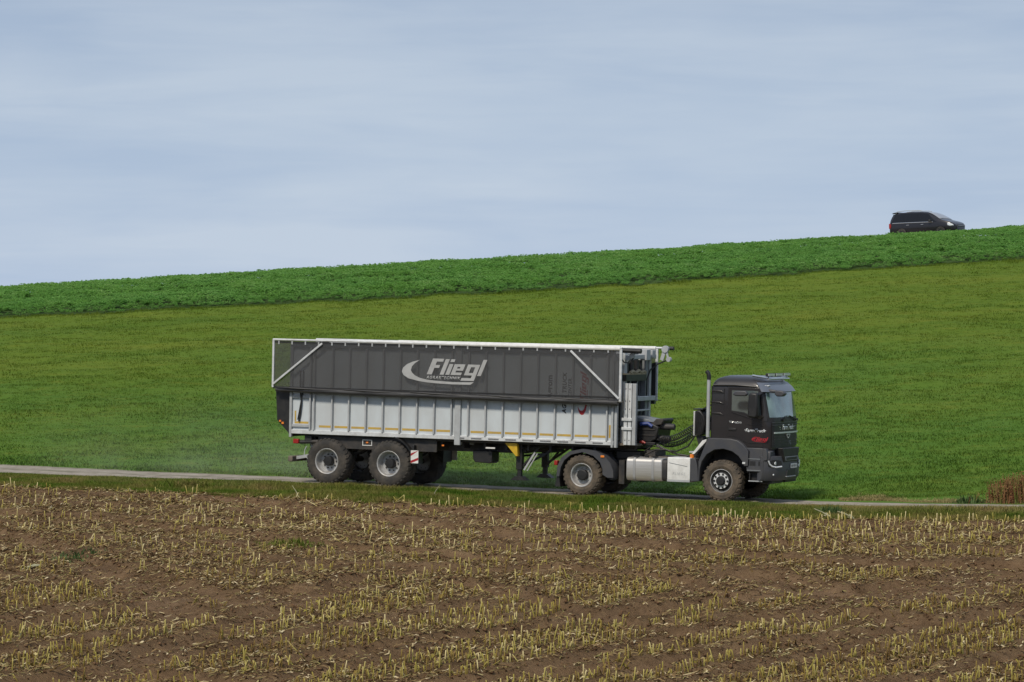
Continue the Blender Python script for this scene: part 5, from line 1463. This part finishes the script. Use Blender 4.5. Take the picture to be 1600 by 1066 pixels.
# bumper: a wide lofted bar with lamp recesses
def bx(y):
    return float(np.interp(abs(y), [0, 0.3, 0.72, 1.02, 1.20, 1.25], [1.53, 1.53, 1.50, 1.42, 1.28, 1.14]))
def bumper(b):
    prof = [(-1.25, 1.14), (-1.20, 1.28), (-1.02, 1.42), (-0.72, 1.50), (-0.3, 1.53), (0.3, 1.53), (0.72, 1.50), (1.02, 1.42), (1.20, 1.28), (1.25, 1.14)]
    rows = []
    for z, o in ((0.60, -0.06), (0.68, 0.0), (0.9, 0.01), (1.05, 0.0), (1.16, -0.01), (1.24, -0.02), (1.26, -0.06)):
        rows.append([(x + o, y * (1 if o > -0.05 else 0.985), z) for y, x in prof] + [(1.0, 1.18, z), (1.0, -1.18, z)])
    loft(b, rows)
bp = K_('bumper', 'greyplast', bumper, smooth=45, fixn=True)
for s in (-1, 1):
    K_('bumper_corner', 'greyplast', lambda b: b.prism([(1.17, 0.62), (1.17, 1.47), (1.25, 1.46), (1.29, 1.34), (1.29, 1.16), (1.19, 1.14), (1.19, 0.62)], s * 1.245, s * 0.80), parent=bp, bevel=0.03)
    def shell(poly, d0, d1):
        def f(b):
            n = len(poly)
            v = [(bx(y) + d1, y, z) for y, z in poly] + [(bx(y) + d0, y, z) for y, z in poly]
            b.put(v, [tuple(range(n)), tuple(range(2 * n - 1, n - 1, -1))] + [((i + 1) % n, i, n + i, n + (i + 1) % n) for i in range(n)])
        return f
    hl = K_('headlight', 'black', shell([(s * 1.17, 0.98), (s * 1.19, 1.12), (s * 1.02, 1.17), (s * 0.72, 1.14), (s * 0.66, 1.04), (s * 0.80, 0.96), (s * 1.02, 0.95)], -0.05, 0.012), fixn=True)
    K_('running_light', 'lamp', lambda b: b.tube([(bx(y) + 0.016, s * y, z) for y, z in ((1.18, 1.14), (1.15, 1.05), (1.09, 0.99), (0.95, 0.965), (0.70, 0.98))], 0.024, 6), parent=hl)
    K_('headlight_lens', 'lamp', lambda b: b.tube([(bx(0.98) - 0.02, s * 0.98, 1.07), (bx(0.98) + 0.02, s * 0.98, 1.07)], 0.05, 12), parent=hl)
    K_('fog_lamp', 'lamp', lambda b: (b.box(1.39, 1.425, s * 1.06, s * 0.88, 0.74, 0.79),), bevel=0.015)
    K_('lower_valance', 'black', lambda b: b.box(1.05, 1.36, s * 1.0, s * 0.1, 0.52, 0.605), bevel=0.015)
K_('air_slot', 'black', lambda b: b.prismx([(-0.36, 0.72), (0.36, 0.72), (0.30, 0.90), (-0.30, 0.90)], 1.45, 1.555), parent=bp, bevel=0.01)
K_('slot_bar', 'greylt', lambda b: b.box(1.50, 1.56, -0.38, 0.38, 0.69, 0.715), parent=bp)
K_('lower_grille', 'black', lambda b: b.prismx([(-0.55, 1.10), (0.55, 1.10), (0.68, 1.47), (-0.68, 1.47)], 1.20, 1.545), bevel=0.015)
K_('grille_frame', 'grey', lambda b: (b.prismx([(-0.48, 1.13), (0.48, 1.13), (0.53, 1.24), (-0.53, 1.24)], 1.546, 1.562), ), bevel=0.01)
K_('opening_shade_plate', 'black', lambda b: (b.prismx([(-0.42, 1.15), (0.42, 1.15), (0.46, 1.22), (-0.46, 1.22)], 1.5625, 1.567), ))  # solid black plate standing in for the shade inside an opening
for s in (-1, 1):
    K_('bumper_cheek', 'greyplast', lambda b: b.prismx([(s * 0.60, 1.10), (s * 1.16, 1.14), (s * 1.12, 1.40), (s * 0.76, 1.44)], 1.20, 1.34), bevel=0.04)
npl = K_('number_plate', 'white', lambda b: b.box(1.545, 1.56, -0.05, 0.47, 0.92, 1.04), bevel=0.004)
K_('plate_marks', 'print', lambda b: [b.box(1.5602, 1.562, y0, y0 + w, 0.95, 1.01) for y0, w in ((0.0, 0.03), (0.05, 0.03), (0.12, 0.025), (0.19, 0.03), (0.25, 0.03), (0.31, 0.025), (0.37, 0.03))], parent=npl)
K_('bumper_sticker', 'white', lambda b: b.prismx([(0.98, 1.04), (1.10, 1.04), (1.10, 0.99), (1.02, 0.99), (1.02, 0.96), (1.10, 0.93), (0.98, 0.90), (0.98, 0.94), (1.0, 0.97)], 1.425, 1.43))
K_('engine_block', 'chassis', lambda b: b.box(-0.5, 1.0, -0.5, 0.5, 0.75, 1.44))
K_('amber_strip', 'amber', lambda b: b.box(1.235, 1.245, -1.06, -0.95, 1.455, 1.475))
# exhaust stack, air intake
ex = K_('exhaust_stack', 'greylt', lambda b: b.tube([(-0.47, -1.08, 1.72), (-0.47, -1.08, 3.28)], 0.050, 14))
K_('stack_tip', 'black', lambda b: b.tube([(-0.47, -1.08, 3.27), (-0.47, -1.08, 3.36), (-0.49, -1.08, 3.44), (-0.54, -1.08, 3.50)], 0.056, 14), parent=ex)
K_('intake_drum', 'black', lambda b: (b.prism([(-0.88, 1.75), (-0.88, 2.42), (-0.74, 2.44), (-0.62, 2.30), (-0.58, 2.1), (-0.62, 1.85), (-0.74, 1.75)], -1.0, -0.45),), bevel=0.04)
K_('intake_plate', 'white', lambda b: b.box(-0.925, -0.885, -1.0, -0.6, 1.74, 2.40), bevel=0.008)
K_('intake_cap', 'black', lambda b: (b.box(-0.94, -0.66, -0.98, -0.5, 2.44, 2.475), b.strut((-0.70, -0.9, 2.46), (-0.42, -0.9, 2.60), 0.03, 0.05)))
K_('intake_leg', 'black', lambda b: (b.prism([(-0.88, 1.74), (-0.70, 1.74), (-0.55, 1.3), (-0.80, 1.2), (-0.80, 1.5)], -0.9, -0.6), b.box(-0.6, -0.42, -0.8, -0.5, 1.9, 2.1), b.box(-0.6, -0.42, -0.8, -0.5, 1.6, 1.7)))
K_('fender_panel', 'white', lambda b: b.prism([(-0.92, 1.24), (-0.84, 1.24), (-0.50, 1.60), (-0.50, 1.66), (-0.62, 1.62)], -1.1, -0.85), bevel=0.01)
K_('cab_back', 'black', lambda b: b.box(-0.42, -0.385, -1.0, 1.0, 1.5, 3.1))
# coiled air hoses between truck and trailer
def coil(p0, p1, sag, turns, r, tr, seg=9):
    pts = []
    p0, p1 = Vector(p0), Vector(p1)
    n = turns * seg
    def base(t):
        q = p0.lerp(p1, t); q.z -= sag * 4 * t * (1 - t); return q
    for i in range(n + 1):
        t = i / n
        tg_ = (base(min(1, t + 0.01)) - base(max(0, t - 0.01))).normalized()
        u = tg_.cross(Vector((0, 1, 0))).normalized(); w = tg_.cross(u)
        a = 2 * math.pi * i / seg
        rr = r * min(1, 6 * t, 6 * (1 - t)) + 0.002
        pts.append(base(t) + u * rr * math.cos(a) + w * rr * math.sin(a))
    return lambda b: b.tube(pts, tr, 4)
K_('air_coil', 'black', coil((-2.2, -0.45, 1.58), (-0.86, -0.75, 2.10), 0.16, 24, 0.075, 0.014))
K_('air_coil', 'black', coil((-2.2, -0.30, 1.50), (-0.86, -0.65, 1.98), 0.24, 26, 0.06, 0.014))
K_('power_cable', 'black', lambda b: b.tube([(-2.3, -0.4, 1.48), (-2.0, -0.45, 1.30), (-1.6, -0.5, 1.27), (-1.25, -0.5, 1.42), (-0.86, -0.7, 1.9)], 0.022, 7))
K_('power_cable', 'black', lambda b: b.tube([(-2.3, -0.4, 1.50), (-1.9, -0.4, 1.28), (-1.5, -0.4, 1.17), (-1.1, -0.4, 1.15)], 0.02, 7))

# ================================================================== minivan on the crest
VYAW = R(36)
VX, VY = 26.92, 223.61
VP = (VX, VY, gz(VX, VY) + 0.10)
vfw = Vector((math.cos(VYAW), -math.sin(VYAW), 0.03)).normalized()
vle = Vector((math.sin(VYAW), math.cos(VYAW), 0)); vup = vfw.cross(vle)
vm = Matrix.Identity(4)
for i in range(3):
    vm[i][0], vm[i][1], vm[i][2], vm[i][3] = vfw[i], vle[i], vup[i], VP[i]
van = empty('minivan', vm)
tag(van, 'dark minivan half hidden behind the leafy crop on the skyline', 'minivan')
ip = np.interp
def vtop(x):  return ip(x, [-2.40, -2.34, -2.22, -2.05, -1.6, -0.9, -0.1, 0.35, 0.7, 1.0, 1.32, 1.5, 1.9, 2.2, 2.36, 2.43], [1.0, 1.28, 1.55, 1.68, 1.735, 1.75, 1.73, 1.68, 1.56, 1.40, 1.20, 1.13, 1.03, 0.92, 0.80, 0.62])
def vbelt(x): return ip(x, [-2.42, -2.3, -1.0, 1.0, 1.4, 2.0, 2.36, 2.43], [0.95, 1.03, 1.02, 0.99, 1.0, 0.90, 0.74, 0.58])
def vw(x):    return ip(x, [-2.42, -2.36, -2.2, -1.5, 1.2, 1.8, 2.2, 2.38, 2.43], [0.70, 0.82, 0.90, 0.94, 0.94, 0.90, 0.80, 0.62, 0.50])
def vring(x, off=0.0):
    t, be, w = vtop(x), vbelt(x), vw(x)
    tall = max(0.0, min(1.0, (t - be) / 0.7))
    wr = w - 0.28 * tall - 0.02
    pts = [(0.0, 0.24), (w * 0.9, 0.24), (w * 0.98, 0.42), (w, 0.70), (w * 0.985, be)]
    for q in (0.33, 0.66): pts.append((w * 0.985 + (wr - w * 0.985) * q, be + (t - be - 0.07 * tall) * q))
    pts += [(wr, t - 0.07 * tall - 0.012), (wr * 0.88, t - 0.025), (wr * 0.55, t - 0.006), (0, t)]
    right = [(x, -y - (off if y > 0.02 else 0), z + (off if z > t - 0.03 else 0)) for y, z in pts]
    left = [(x, y + (off if y > 0.02 else 0), z + (off if z > t - 0.03 else 0)) for y, z in pts[::-1][1:-1]]
    return right + left
vx = [-2.42, -2.38, -2.34, -2.28, -2.22, -2.1, -1.9, -1.6, -1.2, -0.9, -0.5, -0.1, 0.2, 0.35, 0.5, 0.7, 0.85, 1.0, 1.15, 1.32, 1.5, 1.7, 1.9, 2.05, 2.2, 2.30, 2.36, 2.40, 2.43]
def V_(name, m, fn, parent=None, **k):
    b = MB(); fn(b); return b.build(name, M[m], parent or van, **k)
vb = V_('body', 'vanpaint', lambda b: loft(b, [vring(x) for x in vx]), fixn=True, smooth=50)
def vsurf(x, j, frac, s, off):
    """point on the van side between ring stations j and j+1"""
    r = vring(x, off); a, c = Vector(r[j]), Vector(r[j + 1]); p = a.lerp(c, frac)
    return (p.x, p.y if s < 0 else -p.y, p.z)
def vwin(xs_lo, xs_hi, s, off=0.008, n=6):
    """glass between belt and roof from x lower to upper edge"""
    def f(b):
        vs, fs = [], []
        for i in range(n + 1):
            t = i / n
            for (lv, q) in ((4, 0.12), (5, 0.0), (6, 0.0), (6, 0.88)):
                hh = {(4, 0.12): 0, (5, 0.0): 0.33, (6, 0.0): 0.66, (6, 0.88): 1.0}[(lv, q)]
                a0 = xs_lo[0] + (xs_hi[0] - xs_lo[0]) * hh; a1 = xs_lo[1] + (xs_hi[1] - xs_lo[1]) * hh
                vs.append(vsurf(a0 + (a1 - a0) * t, lv, q, s, off))
        for i in range(n):
            for j in range(3):
                k = i * 4 + j; fs.append((k, k + 4, k + 5, k + 1))
        b.put(vs, fs)
    return f
for s in (-1, 1):
    V_('window_band', 'vanglass', vwin((-2.20, 1.17), (-2.02, 0.44), s, 0.003, 12), parent=vb, smooth=0)
    for lo, hi in (((-2.16, -1.325), (-1.98, -1.325)), ((-1.305, -0.30), (-1.305, -0.30)), ((-0.28, 0.68), (-0.28, 0.32)), ((0.70, 1.14), (0.34, 0.46))):
        w = V_('side_window', 'vanglass', vwin(lo, hi, s), parent=vb, smooth=0)
        m_ = w.modifiers.new('thickness', 'SOLIDIFY'); m_.thickness = 0.006
    V_('belt_trim', 'chrome', lambda b: b.tube([vsurf(x, 4, 0.03, s, 0.012) for x in (-2.1, -1.5, -0.9, -0.3, 0.3, 0.9)], 0.026, 6), parent=vb)
    for x in (-0.95, 0.12):
        V_('door_handle', 'chrome', lambda b: b.tube([(x - 0.09, s * 0.955, 0.86), (x, s * 0.965, 0.87), (x + 0.09, s * 0.955, 0.87)], 0.02, 6), parent=vb)
    mm = V_('wing_mirror', 'black', lambda b: b.prism([(0.62, 1.0), (0.62, 1.13), (0.72, 1.17), (0.80, 1.12), (0.80, 1.02)], s * 0.97, s * 1.13), parent=vb, bevel=0.03)
    V_('headlight', 'lamp', lambda b: b.prism([(1.86, 0.74), (1.80, 0.92), (2.0, 0.90), (2.26, 0.80), (2.30, 0.70), (2.1, 0.68)], s * 0.60, s * 0.865), bevel=0.03)
    V_('tail_lamp', 'red', lambda b: b.prism([(-2.36, 0.70), (-2.36, 1.02), (-2.24, 1.02), (-2.20, 0.86), (-2.24, 0.70)], s * 0.78, s * 0.915), bevel=0.02)
    V_('roof_rail', 'greylt', lambda b: b.tube([(-2.0, s * 0.60, 1.68), (-1.85, s * 0.60, 1.80), (-1.2, s * 0.60, 1.83), (-0.2, s * 0.60, 1.80), (0.0, s * 0.60, 1.74)], 0.022, 6))
    V_('wheel_arch', 'black', lambda b: [b.lathe([(0.37, -0.01), (0.37, 0.01), (0.0, 0.01)], (x, s * 0.945, 0.34), 20) for x in (-1.42, 1.44)])
    for x in (-1.42, 1.44):
        wv = V_('wheel', 'rubber', lambda b: b.lathe([(0.22, -0.1), (0.31, -0.11), (0.335, -0.07), (0.335, 0.07), (0.31, 0.11), (0.22, 0.1)], (x, s * 0.86, 0.335), 24), fixn=True)
        V_('rim', 'rim', lambda b: b.lathe([(0.22, 0.095 * s), (0.20, 0.06 * s), (0.0, 0.085 * s)], (x, s * 0.86, 0.335), 20), parent=wv, fixn=True)
def vfront(b):
    vs, fs = [], []
    xs_ = [0.42, 0.60, 0.80, 0.98, 1.16, 1.33]
    for x in xs_:
        t, be, w = vtop(x), vbelt(x), vw(x); tall = max(0, min(1, (t - be) / 0.7)); wr = (w - 0.28 * tall - 0.02)
        for q in (-0.97, -0.55, -0.2, 0.2, 0.55, 0.97):
            vs.append((x + 0.006, wr * q, t + 0.010 - 0.022 * (abs(q) > 0.8)))
    for i in range(len(xs_) - 1):
        for j in range(5):
            k = i * 6 + j; fs.append((k, k + 1, k + 7, k + 6))
    b.put(vs, fs)
w = V_('windscreen', 'vanwind', vfront, parent=vb)
m_ = w.modifiers.new('thickness', 'SOLIDIFY'); m_.thickness = 0.006
V_('rear_spoiler', 'vanpaint', lambda b: b.prism([(-2.27, 1.66), (-2.22, 1.72), (-1.9, 1.765), (-1.9, 1.70), (-2.08, 1.66)], -0.62, 0.62), bevel=0.015)
V_('rear_window', 'vanglass', lambda b: b.put([(-2.345, -0.66, 1.1), (-2.345, 0.66, 1.1), (-2.18, 0.55, 1.62), (-2.18, -0.55, 1.62), (-2.36, -0.66, 1.1), (-2.36, 0.66, 1.1), (-2.205, 0.55, 1.62), (-2.205, -0.55, 1.62)], [(0, 1, 2, 3), (7, 6, 5, 4), (0, 4, 5, 1), (1, 5, 6, 2), (2, 6, 7, 3), (3, 7, 4, 0)]), parent=vb, fixn=True)
V_('front_grille', 'black', lambda b: b.prismx([(-0.42, 0.62), (0.42, 0.62), (0.36, 0.76), (-0.36, 0.76)], 2.30, 2.42), parent=vb, bevel=0.02)
V_('grille_bar', 'chrome', lambda b: b.box(2.40, 2.435, -0.36, 0.36, 0.70, 0.72), parent=vb)

# ================================================================== dust the wheels raise
def dust():
    m = bpy.data.materials.new('road_dust')
    m.use_nodes = True
    t = m.node_tree
    t.nodes.clear()
    o = t.nodes.new('ShaderNodeOutputMaterial')
    v = t.nodes.new('ShaderNodeVolumePrincipled')
    v.inputs['Color'].default_value = (0.80, 0.76, 0.70, 1)
    g = t.nodes.new('ShaderNodeTexCoord')
    n = t.nodes.new('ShaderNodeTexNoise'); n.inputs['Scale'].default_value = 0.45; n.inputs['Detail'].default_value = 2
    t.links.new(g.outputs['Object'], n.inputs['Vector'])
    s = t.nodes.new('ShaderNodeSeparateXYZ'); t.links.new(g.outputs['Generated'], s.inputs[0])
    def mth(op, a, b):
        q = t.nodes.new('ShaderNodeMath'); q.operation = op
        for i, x in enumerate((a, b)):
            if isinstance(x, (int, float)): q.inputs[i].default_value = x
            else: t.links.new(x, q.inputs[i])
        return q.outputs[0]
    fall = trange(t, s.outputs['Z'], 1.0, 0.05); fall = mth('MULTIPLY', fall, fall)
    ends = mth('MULTIPLY', trange(t, s.outputs['X'], 0.0, 0.25), trange(t, s.outputs['X'], 1.0, 0.7))
    sides = mth('MULTIPLY', trange(t, s.outputs['Y'], 0.0, 0.35), trange(t, s.outputs['Y'], 1.0, 0.65))
    d = mth('MULTIPLY', mth('MULTIPLY', fall, ends), mth('MULTIPLY', sides, trange(t, n.outputs[0], 0.35, 0.65)))
    t.links.new(mth('MULTIPLY', d, 0.065), v.inputs['Density'])
    t.links.new(v.outputs[0], o.inputs['Volume'])
    b = MB().box(-24, 0.5, -1.0, 5.5, 0.03, 2.8)
    ob = b.build('dust', m, None, smooth=0)
    ob.matrix_world = frame(0)
    tag(ob, 'thin brown dust drifting behind and under the trailer wheels', 'dust', kind='stuff')
dust()
